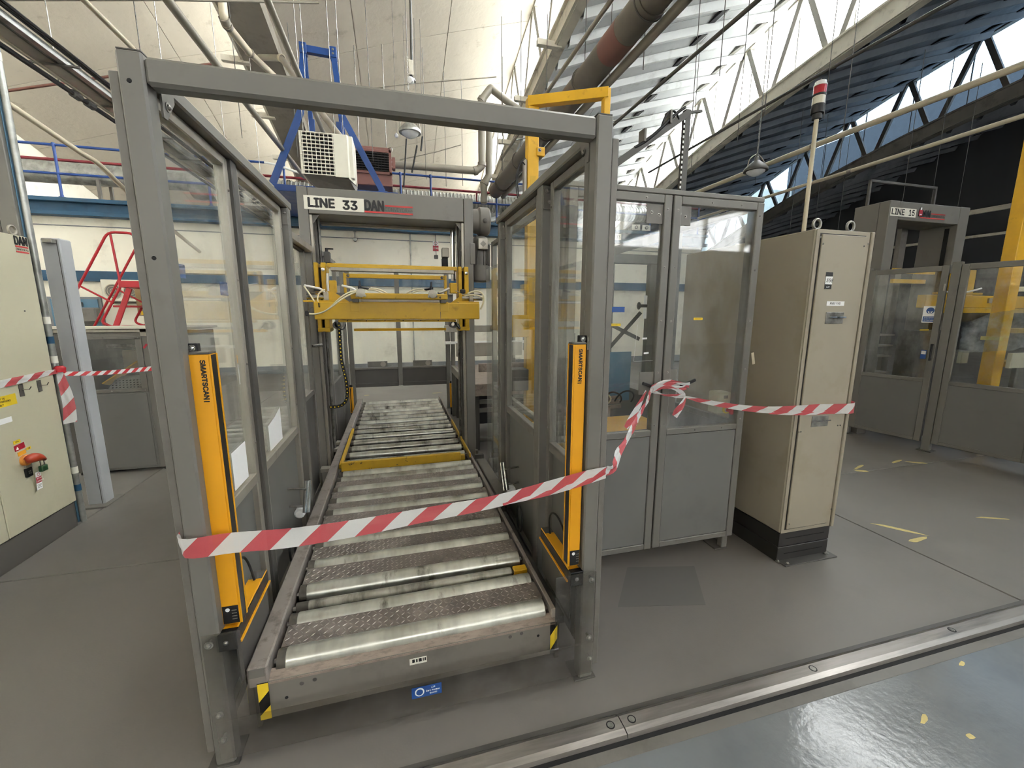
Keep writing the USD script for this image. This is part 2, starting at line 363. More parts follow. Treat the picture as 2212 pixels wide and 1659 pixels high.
# ------------------------------------------------ roof: north-light shells, each rising to the right towards a glazed lattice arch
CX = [-9.8, -3.0, 3.75, 10.45, 17.15, 23.85]
Y0, Y1 = -14.0, 22.0
zb = lambda y: 8.35 - .0105 * (y - 3) ** 2                      # top of a bottom chord
zt = lambda y: 10.25 - .0125 * (y - 3) ** 2                     # underside of a top chord
YS = np.linspace(Y0, Y1, 19)
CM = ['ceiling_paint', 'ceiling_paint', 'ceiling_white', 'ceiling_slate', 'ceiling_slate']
for k in range(5):
    xa, xb = CX[k], CX[k + 1]
    c = struct('ceiling')
    def surf(u, y): return np.array([xa + (xb - xa) * u, y, (zb(y) - .42) * (1 - u) + zt(y) * u + .35 * u * (1 - u)])
    us = [0, .34, .67, 1.0]
    for a, b in zip(YS[:-1], YS[1:]):
        g = .012
        for ua, ub in zip(us[:-1], us[1:]):
            G = np.array([[surf(u, y) for y in np.linspace(a + g * .5, b - g * .5, 4)] for u in np.linspace(ua + .0012, ub - .0012, 4)])
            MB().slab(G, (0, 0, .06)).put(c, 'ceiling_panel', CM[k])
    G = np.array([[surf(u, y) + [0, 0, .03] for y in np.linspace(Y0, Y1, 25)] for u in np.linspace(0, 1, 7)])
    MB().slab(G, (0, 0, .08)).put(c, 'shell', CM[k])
    MB().slab(G + [0, 0, .10], (0, 0, .04)).put(c, 'roof_covering', 'roof_pale' if k == 4 else 'roof_felt')
    if k >= 2:                                                 # joists across the slope, with a dark slot under each
        for y in np.arange(9.67 - .72 * 32, Y1 - .3, .72):
            pts = [surf(u, y) for u in np.linspace(.02, .985, 9)]
            mb = MB()
            g0 = np.array([[p + [0, -.13, .01], p + [0, -.05, -.14], p + [0, .05, -.14], p + [0, .13, .01]] for p in pts])
            mb.sheet(g0[:, ::-1]); mb.put(c, 'joist', CM[k])
            if y > 1.5:
                for u in (.62, .9):
                    p, q = surf(u, y + .36), surf(u + .026, y + .36)
                    MB().bar(p + [0, 0, -.03], q + [0, 0, -.03], .50, .06, b=0).put(c, 'slot', 'void' if u < .8 or k > 2 else 'chord_dark')

def arch(f, x, w, h, dz=0, n=25, y0=Y0, y1=Y1):
    mb = MB(); y = np.linspace(y0, y1, n)
    G = np.array([[[x - w / 2, t, f(t) + dz] for t in y], [[x + w / 2, t, f(t) + dz] for t in y]])
    return mb.slab(G, (0, 0, h))
WN = 0
for k in (1, 2, 3, 4):
    x = CX[k]; WN += 1
    w = struct(f'window_{WN}')
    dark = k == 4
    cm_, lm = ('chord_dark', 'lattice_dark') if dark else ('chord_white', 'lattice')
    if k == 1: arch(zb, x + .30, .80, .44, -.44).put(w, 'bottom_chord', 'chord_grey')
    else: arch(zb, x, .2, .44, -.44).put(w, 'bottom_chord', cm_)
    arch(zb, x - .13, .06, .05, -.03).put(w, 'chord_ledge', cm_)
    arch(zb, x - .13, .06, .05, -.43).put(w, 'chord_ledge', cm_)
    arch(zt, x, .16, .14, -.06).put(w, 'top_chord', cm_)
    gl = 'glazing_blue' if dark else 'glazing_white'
    yy = np.arange(Y0, Y1 - .01, 1.5)
    for a in yy:                                               # panes between thin bars
        b = min(a + 1.5, Y1); y = np.linspace(a + .01, b - .01, 4)
        G = np.array([[[x + .05, t, zb(t)] for t in y], [[x + .05, t, zt(t)] for t in y]])
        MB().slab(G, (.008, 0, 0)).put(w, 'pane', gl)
        MB().box(x + .04, a - .012, zb(a), x + .07, a + .012, zt(a), 0).put(w, 'glazing_bar', lm)
    tops = np.arange(9.82 - 1.86 * 12, Y1 - .5, 1.86)                    # Warren lattice
    for t in tops:
        for s_ in (-1, 1):
            b = t + s_ * .80
            if Y0 < b < Y1:
                MB().bar((x - .02, t + s_ * .07, zt(t)), (x - .02, b, zb(b) - .10), .14, .09, upv=(1, 0, 0)).put(w, 'lattice_bar', lm)
        if k in (1, 2) and t > 0:
            MB().box(x - .55, t - .06, zb(t) - .47, x + .02, t + .06, zb(t) - .35).put(w, 'stub_bracket', cm_)
    MB().slab(np.array([[[x, t, zb(t)] for t in (Y1 - .1, Y1)], [[x, t, zt(t)] for t in (Y1 - .1, Y1)]]), (.1, 0, 0)).put(w, 'end_post', cm_)

# outer walls
def wall(name, x0, y0, z0, x1, y1, z1, m): MB().box(x0, y0, z0, x1, y1, z1, 0).put(struct(name), 'plaster', m)
wall('wall_left', -10.4, -14.4, 0, -9.8, 22.4, 11, 'wall_white')
wf = struct('wall_front')                                     # glazed end wall behind the camera
MB().box(-10.4, -14.4, 0, 24.2, -14.0, 4.6, 0).put(wf, 'dwarf_wall', 'wall_white')
MB().box(-10.4, -14.4, 7.2, 24.2, -14.0, 11.5, 0).put(wf, 'gable', 'wall_white')
w5 = struct('window_5')
for x in np.arange(-10.4, 24.0, 2.3):
    MB().box(x - .06, -14.3, 4.6, x + .06, -14.1, 7.2, .004).put(w5, 'mullion', 'chord_white')
    MB().box(x + .06, -14.21, 4.6, x + 2.24, -14.2, 7.2, 0).put(w5, 'pane', 'glazing_grey')
for z in (4.6, 7.14):
    MB().box(-10.4, -14.28, z, 24.2, -14.12, z + .08, .004).put(w5, 'transom', 'chord_white')
wall('wall_end', -10.4, 22, 0, 24.2, 22.4, 9, 'wall_white')
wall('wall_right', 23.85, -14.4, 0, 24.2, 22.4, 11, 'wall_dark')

# mezzanine block across the back: rendered wall, blue fascias, skirting
wb = struct('wall_back')
MB().box(-9.8, 12.0, 0, 9.6, 12.25, 4.0, 0).put(wb, 'render', 'wall_white')
MB().box(-9.8, 11.985, 3.47, 9.6, 12.0, 3.49, 0).put(wb, 'coving_line', 'skirting')
MB().box(-9.8, 12.25, 3.9, 9.6, 21.9, 4.0, 0).put(struct('floor'), 'mezzanine_deck', 'grey_side')
tb = struct('trim_2')
MB().box(-9.8, 11.72, 3.66, 9.6, 11.98, 3.74, .004).box(-9.8, 11.86, 3.7, 9.6, 11.98, 3.98, .004).box(-9.8, 11.72, 3.94, 9.6, 11.98, 4.02, .004).put(tb, 'fascia_beam', 'blue_fascia')
tb = struct('trim_3')
MB().box(-9.8, 11.9, 2.27, 9.6, 12.0, 2.50, .004).put(tb, 'fascia_beam', 'blue_fascia')
sk = struct('baseboard_back')
MB().box(-6.6, 11.97, 0, 9.6, 12.0, .2, .003).put(sk, 'board', 'skirting')
# grey board panels fixed low on the back wall, seen under the carriage
d = struct('door_1')
MB().box(-7.62, 11.95, 0, -6.62, 12.0, 1.92, .004).put(d, 'frame', 'skirting')
MB().box(-7.56, 11.93, 0, -6.68, 11.96, 1.87, .003).put(d, 'leaf', 'blue_door')
MB().box(-7.35, 11.85, 1.70, -6.95, 11.93, 1.80, .008).put(d, 'door_closer', 'steel')
MB().box(-7.0, 11.915, 1.1, -6.78, 11.932, 1.6, 0).put(d, 'vision_panel', 'grey_dark')

# ------------------------------------------------ mezzanine railing, pipes and ducts along the back
ra = thing('mezzanine_railing', 'blue tube handrail with two rails along the mezzanine edge above the blue fascia beam', 'railing', (0, 11.75, 4.02))
posts = [-9.2, -6.9, -5.53, -4.1, -2.5, -1.0, .2, .96, 2.72, 4.3, 5.9, 7.5, 9.2]
for x in posts:
    MB().cyl((x, 11.75, 4.02), (x, 11.75, 5.07), .026, 10).lathe((x, 11.75, 4.02), (0, 0, 1), [(0, .055), (.012, .055), (.012, .03), (.05, .03)], 12).put(ra, 'post', 'blue_paint', smooth=40)
    MB().lathe((x, 11.75, 5.03), (0, 0, 1), [(0, .035), (.045, .042), (.08, .03), (.085, .001)], 10).put(ra, 'rail_clamp', 'blue_paint', smooth=40)
for z in (5.07, 4.5):
    MB().cyl((-9.6, 11.75, z), (-2.9, 11.75, z), .026, 10).put(ra, 'rail', 'blue_paint', smooth=40)
    MB().cyl((-.15, 11.75, z), (9.5, 11.75, z), .026, 10).put(ra, 'rail', 'blue_paint', smooth=40)
for q in ([(-2.9, 11.75, 5.07), (-2.6, 11.72, 5.05), (-2.3, 11.68, 4.9), (-1.9, 11.65, 4.82)], [(-2.9, 11.75, 4.5), (-2.6, 11.72, 4.42), (-2.2, 11.7, 4.32), (-1.8, 11.7, 4.3)], [(-.15, 11.75, 5.07), (-.4, 11.72, 5.02), (-.7, 11.68, 4.95), (-1.0, 11.66, 4.97)]):
    MB().tube(bez(*q), .028, 8).put(ra, 'wrapped_end', 'hose_white', 'white-wrapped curved rail end', smooth=True)

def pipe(name, label, pts, r, m, cat='pipe', n=10, rings=(), ringm='pipe_grey', group=None, parent=None):
    t = parent or thing(name, label, cat, pts[0], group=group)
    h = MB().tube(pts, r, n).put(t, 'flue' if parent else 'tube', m, smooth=True)
    if parent: t = h
    P = np.array(pts, float)
    for a in rings:                                            # couplings at a fraction of the first-to-last run
        p = P[0] + (P[-1] - P[0]) * a if len(P) == 2 else P[min(int(a * (len(P) - 1)), len(P) - 2)]
        dv = unit(P[-1] - P[0]) if len(P) == 2 else unit(P[min(int(a * (len(P) - 1)), len(P) - 2) + 1] - p)
        MB().lathe(p, dv, [(-.04, r), (-.04, r * 1.22), (.04, r * 1.22), (.04, r)], n).put(t, 'coupling', ringm, smooth=40)
    return t
def sharp(*P, k=.18, n=5):
    """polyline with rounded corners"""
    P = [np.array(p, float) for p in P]; out = [P[0]]
    for a, b, c in zip(P[:-2], P[1:-1], P[2:]):
        u, v = b + unit(a - b) * k, b + unit(c - b) * k
        out += list(bez(u, b, v, n=n))
    return out + [P[-1]]

SPK = pipe('sprinkler_pipe', 'thin dark red pipe running level behind the blue mezzanine handrail', [(-9.6, 11.95, 4.83), (3.0, 11.95, 4.83), (9.4, 11.95, 4.83)], .03, 'pipe_red', rings=(.1, .6))
MB().tube(sharp((2.2, 11.9, 4.81), (2.2, 11.9, 4.55), (2.75, 11.9, 4.55), (2.75, 11.9, 4.2), k=.06), .022, 8).put(SPK, 'drop_loop', 'pipe_red', smooth=True)

# ribbed ventilation duct behind the railing
sd = thing('ribbed_duct', 'long ribbed galvanised ventilation duct lying behind the railing right of the heater', 'duct', (-3.2, 12.7, 4.75))
prof = [(0, .05)]
x = 0.0
while x < 12.6:
    prof += [(x, .215), (x + .05, .215), (x + .065, .235), (x + .085, .235), (x + .1, .215)]; x += .1
MB().lathe((-3.2, 12.7, 4.72), (1, 0, 0), prof + [(12.6, .05)], 20).put(sd, 'spiral_tube', 'duct_steel', smooth=40)
for x in (-2.6, .2, 3.1, 6.0, 8.6):
    MB().lathe((x, 12.7, 4.72), (1, 0, 0), [(-.03, .24), (-.03, .25), (.03, .25), (.03, .24)], 20).put(sd, 'band', 'steel', smooth=40)
    MB().box(x - .03, 12.5, 4.0, x + .03, 12.56, 4.5).box(x - .03, 12.85, 4.0, x + .03, 12.9, 4.5).put(sd, 'cradle', 'grey_side')
ld = thing('smooth_duct', 'smooth grey ventilation duct with a wide end collar behind the railing at left', 'duct', (-9.6, 12.7, 4.75))
MB().lathe((-9.6, 12.7, 4.78), (1, 0, 0), [(0, .05), (0, .26), (1.2, .26), (1.21, .265), (1.23, .26), (2.5, .26), (2.51, .265), (2.53, .26), (3.9, .26)], 24).put(ld, 'tube', 'duct_steel', smooth=40)
MB().box(-5.75, 12.42, 4.5, -5.62, 12.98, 5.08, .004).put(ld, 'joint_frame', 'steel')
MB().lathe((-5.62, 12.7, 4.78), (1, 0, 0), [(0, .2), (.02, .24), (.85, .24), (.85, .42), (.88, .44), (1.35, .44), (1.36, .05)], 24).put(ld, 'end_collar', 'duct_steel', smooth=40)
for x in (-8.6, -6.6):
    MB().box(x - .03, 12.45, 4.0, x + .03, 12.51, 4.6).box(x - .03, 12.9, 4.0, x + .03, 12.96, 4.6).put(ld, 'cradle', 'grey_side')

# ================================================================ GUARD CAGE round the outfeed conveyor
CG = thing('guard_cage', 'grey steel guard cage with clear side panes standing over the roller conveyor', 'machine guard', (0.04, 1.49, 0))
XL, XR, YF = -.632, .702, 1.46
ZT = 2.235
def post(x0, x1, y0, y1, z1, z0=0.0):
    h = MB().box(x0, y0, z0, x1, y1, z1, .006).put(CG, 'post', 'grey_paint'); return h
pl = post(-.694, XL, YF, 1.52, 2.285); pr = post(XR, .765, YF, 1.52, 2.285)
for p_, x in ((pl, -.663), (pr, .733)):
    MB().box(x - .055, YF - .01, 0, x + .045, 1.56, .008).put(p_, 'foot_plate', 'grey_dark')
    MB().box(x - .028, YF + .004, 2.285, x + .028, 1.517, 2.288, 0).put(p_, 'end_cap', 'grey_dark')
for z in (2.208, 1.75):
    MB().cyl((-.668, YF - .0006, z), (-.668, YF + .001, z), .006, 10).put(pl, 'bolt_hole', 'void')
MB().box(XL, YF, 2.203, XR, 1.515, 2.275, .009).put(CG, 'front_beam', 'grey_paint')
# side beams, corner gussets
MB().box(-.712, 1.52, ZT, XL, 3.09, 2.283, .006).put(CG, 'side_beam', 'grey_paint')
MB().box(XR, 1.52, ZT - .017, .80, 3.05, 2.262, .006).put(CG, 'side_beam', 'grey_paint')
for x, s_ in ((XL, 1), (XR, -1)):
    MB().poly([(0, 0), (.075, 0), (.075, -.02), (.02, -.085), (0, -.085)], (x + s_ * .003, 1.52, 2.232), (0, 1, 0), (0, 0, 1), .006 * s_ if s_ > 0 else .006).put(CG, 'gusset', 'grey_side')
    mb = MB(); bolt(mb, (x + s_ * .009, 1.548, 2.185), (s_, 0, 0), .009, .007); mb.put(CG, 'gusset_bolt', 'steel')

def cage_side(s_):
    """side wall in the plane x = xp: stiles, rails, panes and lower sheets; s_ = -1 left, +1 right"""
    xp = -.688 if s_ < 0 else .758
    xi = xp - s_ * .022                                          # inner face of the framing
    m = 'alu' if s_ < 0 else 'grey_side'
    zr, zl = (.81, .10) if s_ < 0 else (.875, .10)
    zt_ = 2.232 if s_ < 0 else 2.215
    bays = [(1.53, 2.13), (2.205, 2.97)] if s_ < 0 else [(1.60, 2.03), (2.21, 2.93)]
    for a, b in bays:
        w = .042
        for y in (a, b - w):
            MB().box(xp - .02, y, zl - .03, xp + .02, y + w, zt_, .004).put(CG, 'stile', m)
            if y == a: continue
            for z in np.linspace(1.0, 2.1, 4):
                mb = MB(); bolt(mb, (xp - s_ * .02, y + w / 2, z), (-s_, 0, 0), .0035, .004); mb.put(CG, 'rivet', 'steel')
        MB().box(xp - .02, a + w, zr, xp + .02, b - w, zr + .05, .004).put(CG, 'mid_rail', m)
        MB().box(xp - .02, a + w, zt_ - .04, xp + .02, b - w, zt_, .004).put(CG, 'top_rail', m)
        MB().box(xp - .02, a + w, zl - .03, xp + .02, b - w, zl + .02, .004).put(CG, 'bottom_rail', m)
        MB().box(xp - .003, a + w - .01, zr + .03, xp + .003, b - w + .01, zt_ - .02, 0).put(CG, 'pane', 'clear')
        MB().box(xp - .002 + s_ * .008, a + w - .01, zl, xp + .002 + s_ * .008, b - w + .01, zr + .02, 0).put(CG, 'lower_sheet', 'grey_panel')
    if s_ < 0:
        MB().box(-.70, 2.137, .0, -.655, 2.197, ZT, .004).put(CG, 'mid_post', 'grey_dark')
        MB().box(-.694, 2.99, 0, XL, 3.05, ZT, .006).put(CG, 'rear_post', 'grey_paint')
        MB().box(-.668, 2.984, 2.13, -.637, 2.99, 2.23, .002).put(CG, 'corner_plate', 'grey_side')
        mb = MB(); bolt(mb, (-.652, 2.984, 2.2), (0, -1, 0), .009, .007); mb.put(CG, 'corner_bolt', 'steel')
    else:
        MB().box(.704, 2.06, 0, .772, 2.135, ZT - .02, .006).put(CG, 'mid_post', 'grey_paint')
        MB().box(.745, 2.14, 0, .79, 2.20, ZT - .02, .006).put(CG, 'mid_post', 'grey_dark')
        MB().box(.704, 2.95, 0, .768, 3.015, ZT - .02, .006).put(CG, 'rear_post', 'grey_paint')
        for y in (2.052, 2.942):
            MB().box(.712, y, 2.10, .762, y + .006, 2.205, .002).put(CG, 'corner_plate', 'grey_side')
            mb = MB(); bolt(mb, (.733, y, 2.185), (0, -1, 0), .009, .007); bolt(mb, (.742, y, 2.135), (0, -1, 0), .006, .004); mb.put(CG, 'corner_bolt', 'steel')
cage_side(-1); cage_side(1)
# outer flanges beside the front posts
MB().box(-.722, 1.475, .05, -.697, 1.525, 2.235, .003).put(CG, 'side_flange', 'grey_side')
MB().box(.767, 1.47, .05, .795, 1.53, 2.215, .003).put(CG, 'side_flange', 'grey_side')
# perspex pieces bolted low across the front posts
def perspex(x0, x1, z0, z1, bolts, name='perspex_plate'):
    h = MB().box(x0, 1.438, z0, x1, 1.444, z1, .002).put(CG, name, 'perspex')
    for x, z in bolts:
        mb = MB(); bolt(mb, (x, 1.4378, z), (0, -1, 0), .009, .009, 6); mb.cyl((x, 1.444, z), (x, 1.462, z), .006, 8); mb.put(h, 'bolt', 'steel')
    return h
perspex(-.676, -.563, .203, .539, [(-.655, .505), (-.652, .232)])
perspex(.577, .757, .192, .53, [(.735, .497), (.731, .224)])
lowp = perspex(-.668, .752, .045, .2, [(-.667 + .016, .13), (.739, .12)], 'perspex_skirt')
# sticker on the skirt
plate(CG, 'skirt_label', 'sign_blue', (-.012, 1.4375, .118), (1, 0, .0), (0, 0, 1), .115, .048, .0008, 'small blue label')
MB().lathe((.018, 1.4366, .143), (0, -1, 0), [(0, .018), (.0006, .018), (.0007, .0001)], 20).put(CG, 'label_disc', 'white_ink')
MB().lathe((.018, 1.4358, .143), (0, -1, 0), [(0, .013), (.0005, .013), (.0006, .0001)], 18).put(CG, 'label_symbol', 'sign_blue')
text(CG, 'L33', (.062, 1.4365, .152), (1, 0, 0), (0, 0, 1), .0065, 'white_ink')
text(CG, 'Zero Access', (.042, 1.4365, .139), (1, 0, 0), (0, 0, 1), .0065, 'white_ink')
text(CG, 'GUARD', (.056, 1.4365, .127), (1, 0, 0), (0, 0, 1), .006, 'white_ink')
# clear strip hanging beside the right rear post
MB().box(.722, 3.03, .16, .728, 3.52, 1.95, .001).put(CG, 'clear_strip', 'clear_hazy')
for z in (.55, 1.02, 1.3, 1.72):
    MB().box(.712, 3.02, z - .012, .735, 3.06, z + .012, .003).put(CG, 'strip_clamp', 'black')
# sensor brackets on the lower sheets
for s_, xs_ in ((-1, -.665), (1, .735)):
    for z in (.58, .47):
        MB().cyl((xs_, 2.55, z), (xs_ - s_ * .10, 2.55, z - .01), .006, 8).put(CG, 'sensor_arm', 'steel')
    MB().cyl((xs_ - s_ * .09, 2.5, .445), (xs_ - s_ * .09, 2.6, .60), .012, 10).cyl((xs_ - s_ * .11, 2.5, .445), (xs_ - s_ * .11, 2.6, .60), .009, 10).put(CG, 'sensor_rod', 'chrome')
    MB().lathe((xs_ - s_ * .05, 2.6, .42), (0, -1, 0), [(0, .03), (.05, .03), (.06, .02), (.061, .001)], 14).put(CG, 'reflector', 'lens')
    a = np.linspace(0, 2 * np.pi, 26)
    MB().tube(np.stack([0 * a + xs_ - s_ * .03, 2.42 + .06 * np.cos(a), .28 + .085 * np.sin(a)], 1)[:-1], .006, 6, True).put(CG, 'cable_loop', 'cable_black', smooth=True)
# notices stuck on the left panes
def sheet_on(x, pts, m, name, th=.001):
    return MB().poly([(y, z) for y, z in pts], (x, 0, 0), (0, 1, 0), (0, 0, 1), th).put(CG, name, m)
sheet_on(-.680, [(1.86, .87), (2.02, .87), (2.02, 1.035), (1.86, 1.03)], 'paper', 'paper_sheet')
sheet_on(-.680, [(2.36, .875), (2.60, .875), (2.60, 1.06), (2.49, 1.03), (2.36, 1.01)], 'paper', 'paper_sheet')
sheet_on(-.694, [(1.60, 1.71), (1.70, 1.71), (1.70, 1.755), (1.60, 1.755)], 'sign_blue', 'blue_sticker')
sheet_on(-.694, [(1.98, 1.665), (2.06, 1.665), (2.06, 1.72), (1.98, 1.72)], 'sign_blue', 'blue_sticker')
sheet_on(-.695, [(2.08, 1.28), (2.12, 1.28), (2.12, 1.37), (2.08, 1.37)], 'paper', 'tag_label')
sheet_on(-.695, [(2.08, 1.375), (2.12, 1.375), (2.12, 1.41), (2.08, 1.41)], 'sign_orange', 'tag_label')

# ================================================================ SAFETY LIGHT CURTAINS
def curtain(name, label, s_, x0, x1, y0, y1, z0, z1):
    """upright yellow housing; s_ = side the black window faces"""
    t = thing(name, label, 'light curtain', ((x0 + x1) / 2, (y0 + y1) / 2, z0), group=None)
    xi, xo = (x1, x0) if s_ > 0 else (x0, x1)                    # inner (window) and outer faces
    MB().box(x0, y0, z0, x1, y1 - .0, z1, .0025).put(t, 'housing', 'curtain_yellow')
    MB().box(xi, y0 + .005, z0 + .004, xi + s_ * .003, y1 - .009, z1 - .003, .0005).put(t, 'window_strip', 'black')
    for y, w_ in ((y0, .004), (y1 - .008, .008)):
        MB().box(xi, y, z0, xi + s_ * .005, y + w_, z1, .001).put(t, 'housing_lip', 'curtain_yellow')
    MB().box(x0 - .001, y0 - .001, z1, x1 + .001, y1 + .001, z1 + .006, .001).put(t, 'end_cap', 'grey_dark')
    cx = (x0 + x1) / 2
    lab = MB().box(x0 + .004, y0 - .0012, z0 + .004, x1 - .003, y0, z0 + .07, 0).put(t, 'rating_label', 'black')
    MB().lathe((x0 + .02, y0 - .0013, z0 + .056), (0, -1, 0), [(0, .007), (.0005, .007), (.0006, .0001)], 14).put(lab, 'label_mark', 'paper')
    for k in range(4):
        MB().box(x0 + .032, y0 - .0017, z0 + .018 + k * .011, x0 + .047, y0 - .0012, z0 + .021 + k * .011, 0).put(lab, 'label_line', 'grey_side')
    # vertical brand lettering, reading downwards
    text(t, 'SMARTSCAN', (cx + .004 * s_ - .001, y0 - .0002, z1 - .018), (0, 0, -1), (1, 0, 0), .0135, 'ink', bold=True, w=.125, heavy=True)
    MB().box(cx - .004 + .004 * s_, y0 - .0008, z1 - .152, cx + .012 + .004 * s_, y0, z1 - .148, 0).box(cx - .004 + .004 * s_, y0 - .0008, z1 - .143, cx + .012 + .004 * s_, y0, z1 - .140, 0).put(t, 'brand_mark', 'ink')
    # top fixing: black block, angle tab and screws
    b = MB().box(xo - s_ * .004, y0 + .006, z1 + .006, xo + s_ * .026, y0 + .030, z1 + .034, .002).put(t, 'clamp_block', 'black')
    mb = MB(); bolt(mb, (xo + s_ * .011, y0 + .006, z1 + .02), (0, -1, 0), .007, .004); mb.put(b, 'clamp_screw', 'chrome')
    MB().box(xo - s_ * .03, y0 - .004, z1 - .022, xo - s_ * .002, y0 - .001, z1 + .03, .0015).put(t, 'fixing_tab', 'steel')
    mb = MB(); bolt(mb, (xo - s_ * .016, y0 - .004, z1 + .008), (0, -1, 0), .007, .004); mb.put(t, 'tab_screw', 'chrome')
    MB().box(x0, y0 + .004, z1 + .006, x1, y0 + .03, z1 + .009, 0).put(t, 'cap_bracket', 'steel')
    return t
curtain('light_curtain', 'upright yellow light curtain housing with black window on the left guard post', 1, -.634, -.578, 1.50, 1.555, .525, 1.468)
curtain('light_curtain', 'upright yellow light curtain housing with black window on the right guard post', -1, .645, .694, 1.475, 1.53, .548, 1.478)
def arm(label, s_, x0, x1, y0, y1, z0, z1):
    t = thing('muting_arm', label, 'light curtain', ((x0 + x1) / 2, y0, z0))
    xi = x1 if s_ > 0 else x0
    MB().box(x0, y0, z0, x1, y1, z1, .002).put(t, 'housing', 'curtain_yellow')
    MB().box(xi, y0 + .004, z0 + .008, xi + s_ * .003, y1 - .004, z1 - .006, 0).put(t, 'window_strip', 'black')
    MB().box(xi - .001, y0, z0, xi + s_ * .010, y1, z0 + .008, .0015).put(t, 'housing_lip', 'curtain_yellow')
    MB().box(x0 + .002, y1 - .06, z1, x1 - .002, y1 - .004, z1 + .001, 0).put(t, 'rating_label', 'grey_dark')
    MB().box(x0 - .004, y0 - .03, z0 - .002, x1 + .006, y0, z1 + .004, .002).put(t, 'end_block', 'black')
    mb = MB(); bolt(mb, ((x0 + x1) / 2, y0 - .03, z0 + .03), (0, -1, 0), .006, .004); mb.put(t, 'block_screw', 'chrome')
    MB().box(xi - s_ * .006, y0 - .01, .30, xi - s_ * .001, y1 - .02, z0 - .001, .001).put(t, 'mounting_plate', 'grey_dark')
    p = bez(((x0 + x1) / 2, y1 - .07, z1 + .002), (x0, y1 - .06, z1 + .16), ((x0 + x1) / 2 - s_ * .03, y1 - .12, z1 + .17), ((x0 + x1) / 2 - s_ * .015, y0 + .1, z1 + .02))
    MB().tube(p, .005, 6).put(t, 'lead', 'cable_black', smooth=True)
    return t
arm('low horizontal light curtain arm at the foot of the left upright housing', 1, -.642, -.588, 1.49, 1.835, .455, .515)
arm('low horizontal light curtain arm at the foot of the right upright housing', -1, .652, .70, 1.485, 1.85, .468, .525)

# ================================================================ ROLLER CONVEYOR (its own frame: y along the rollers' travel)
CRZ = .0092
CV = thing('roller_conveyor', 'long pallet roller conveyor with worn steel rollers and tread plates under the guard cage', 'conveyor', (0.04, 1.5, 0), CRZ)
rng = np.random.default_rng(5)
rail = MB().box(-.62, .0, .255, -.553, 4.9, .338, .006).put(CV, 'side_rail', 'rail_steel', local=True)
MB().box(-.612, -.004, .30, -.562, 0, .334, .002).put(rail, 'rail_cap', 'grey_side', local=True)
MB().box(-.615, .03, .06, -.60, 4.85, .256, .002).put(CV, 'side_plate', 'grey_dark', local=True)
rail = MB().box(.552, .02, .24, .572, 4.9, .322, .003).put(CV, 'side_rail', 'rail_steel', local=True)
MB().box(.575, .03, .06, .595, 4.85, .25, .002).put(CV, 'side_plate', 'grey_dark', local=True)
MB().box(.60, 1.22, .27, .685, 2.02, .30, .004).put(CV, 'chain_guard', 'grey_side', local=True)
MB().box(.60, .12, .15, .66, 1.2, .19, .003).put(CV, 'chain_tray', 'grey_dark', local=True)
# front end plate with its folded lip
MB().poly([(-.592, .12), (.572, .12), (.572, .272), (-.592, .272)], (0, .006, 0), (1, 0, 0), (0, 0, 1), .006).put(CV, 'end_plate', 'front_steel', local=True)
MB().add(np.array([[x, y, z] for x in (-.553, .565) for y, z in ((-.002, .270), (.044, .287), (.044, .281), (-.002, .262))]), np.array([[0, 4, 5], [0, 5, 1], [1, 5, 6], [1, 6, 2], [2, 6, 7], [2, 7, 3], [3, 7, 4], [3, 4, 0], [0, 1, 2], [0, 2, 3], [4, 7, 6], [4, 6, 5]])).put(CV, 'end_lip', 'lip_steel', local=True)
for x, z in ((-.50, .19), (.485, .222)):
    MB().cyl((x, -.0008, z), (x, .001, z), .006, 10).put(CV, 'end_hole', 'void', local=True)
for x, z in ((-.40, .24), (-.445, .235), (.36, .245), (.41, .25)):
    MB().lathe((x, 0.0, z), (0, -1, 0), [(0, .008), (.0008, .0075), (.001, .0001)], 12).put(CV, 'plug', 'grey_dark', local=True)
for x0, w, flip in ((-.590, .036, 0), (.540, .032, 1)):
    MB().box(x0, -.002, .12, x0 + w, 0, .272, 0).put(CV, 'hazard_tape', 'black', local=True)
    for z in ((.12, .215) if not flip else (.14,)):
        q = [(0, z), (w, z + .02), (w, z + .058), (0, z + .03)] if not flip else [(0, z), (w, z + .05), (w, z + .115), (0, z + .07)]
        if flip == 0: q = [(0, z), (w, z), (w, z + .055), (0, z + .018)] if z < .2 else [(0, z - .02), (w, z + .022), (w, z + .055), (0, z + .055)]
        MB().poly(q, (x0, -.0021, 0), (1, 0, 0), (0, 0, 1), .001).put(CV, 'hazard_stripe', 'sign_yellow', local=True)
lb = MB().box(-.055, -.0012, .213, .012, 0, .24, .0).put(CV, 'barcode_label', 'sign_white', local=True)
for x, w in ((-.045, .01), (-.03, .006), (-.02, .012), (-.004, .004), (.003, .006)):
    MB().box(x, -.0018, .222, x + w, -.001, .236, 0).put(lb, 'print_bar', 'ink', local=True)
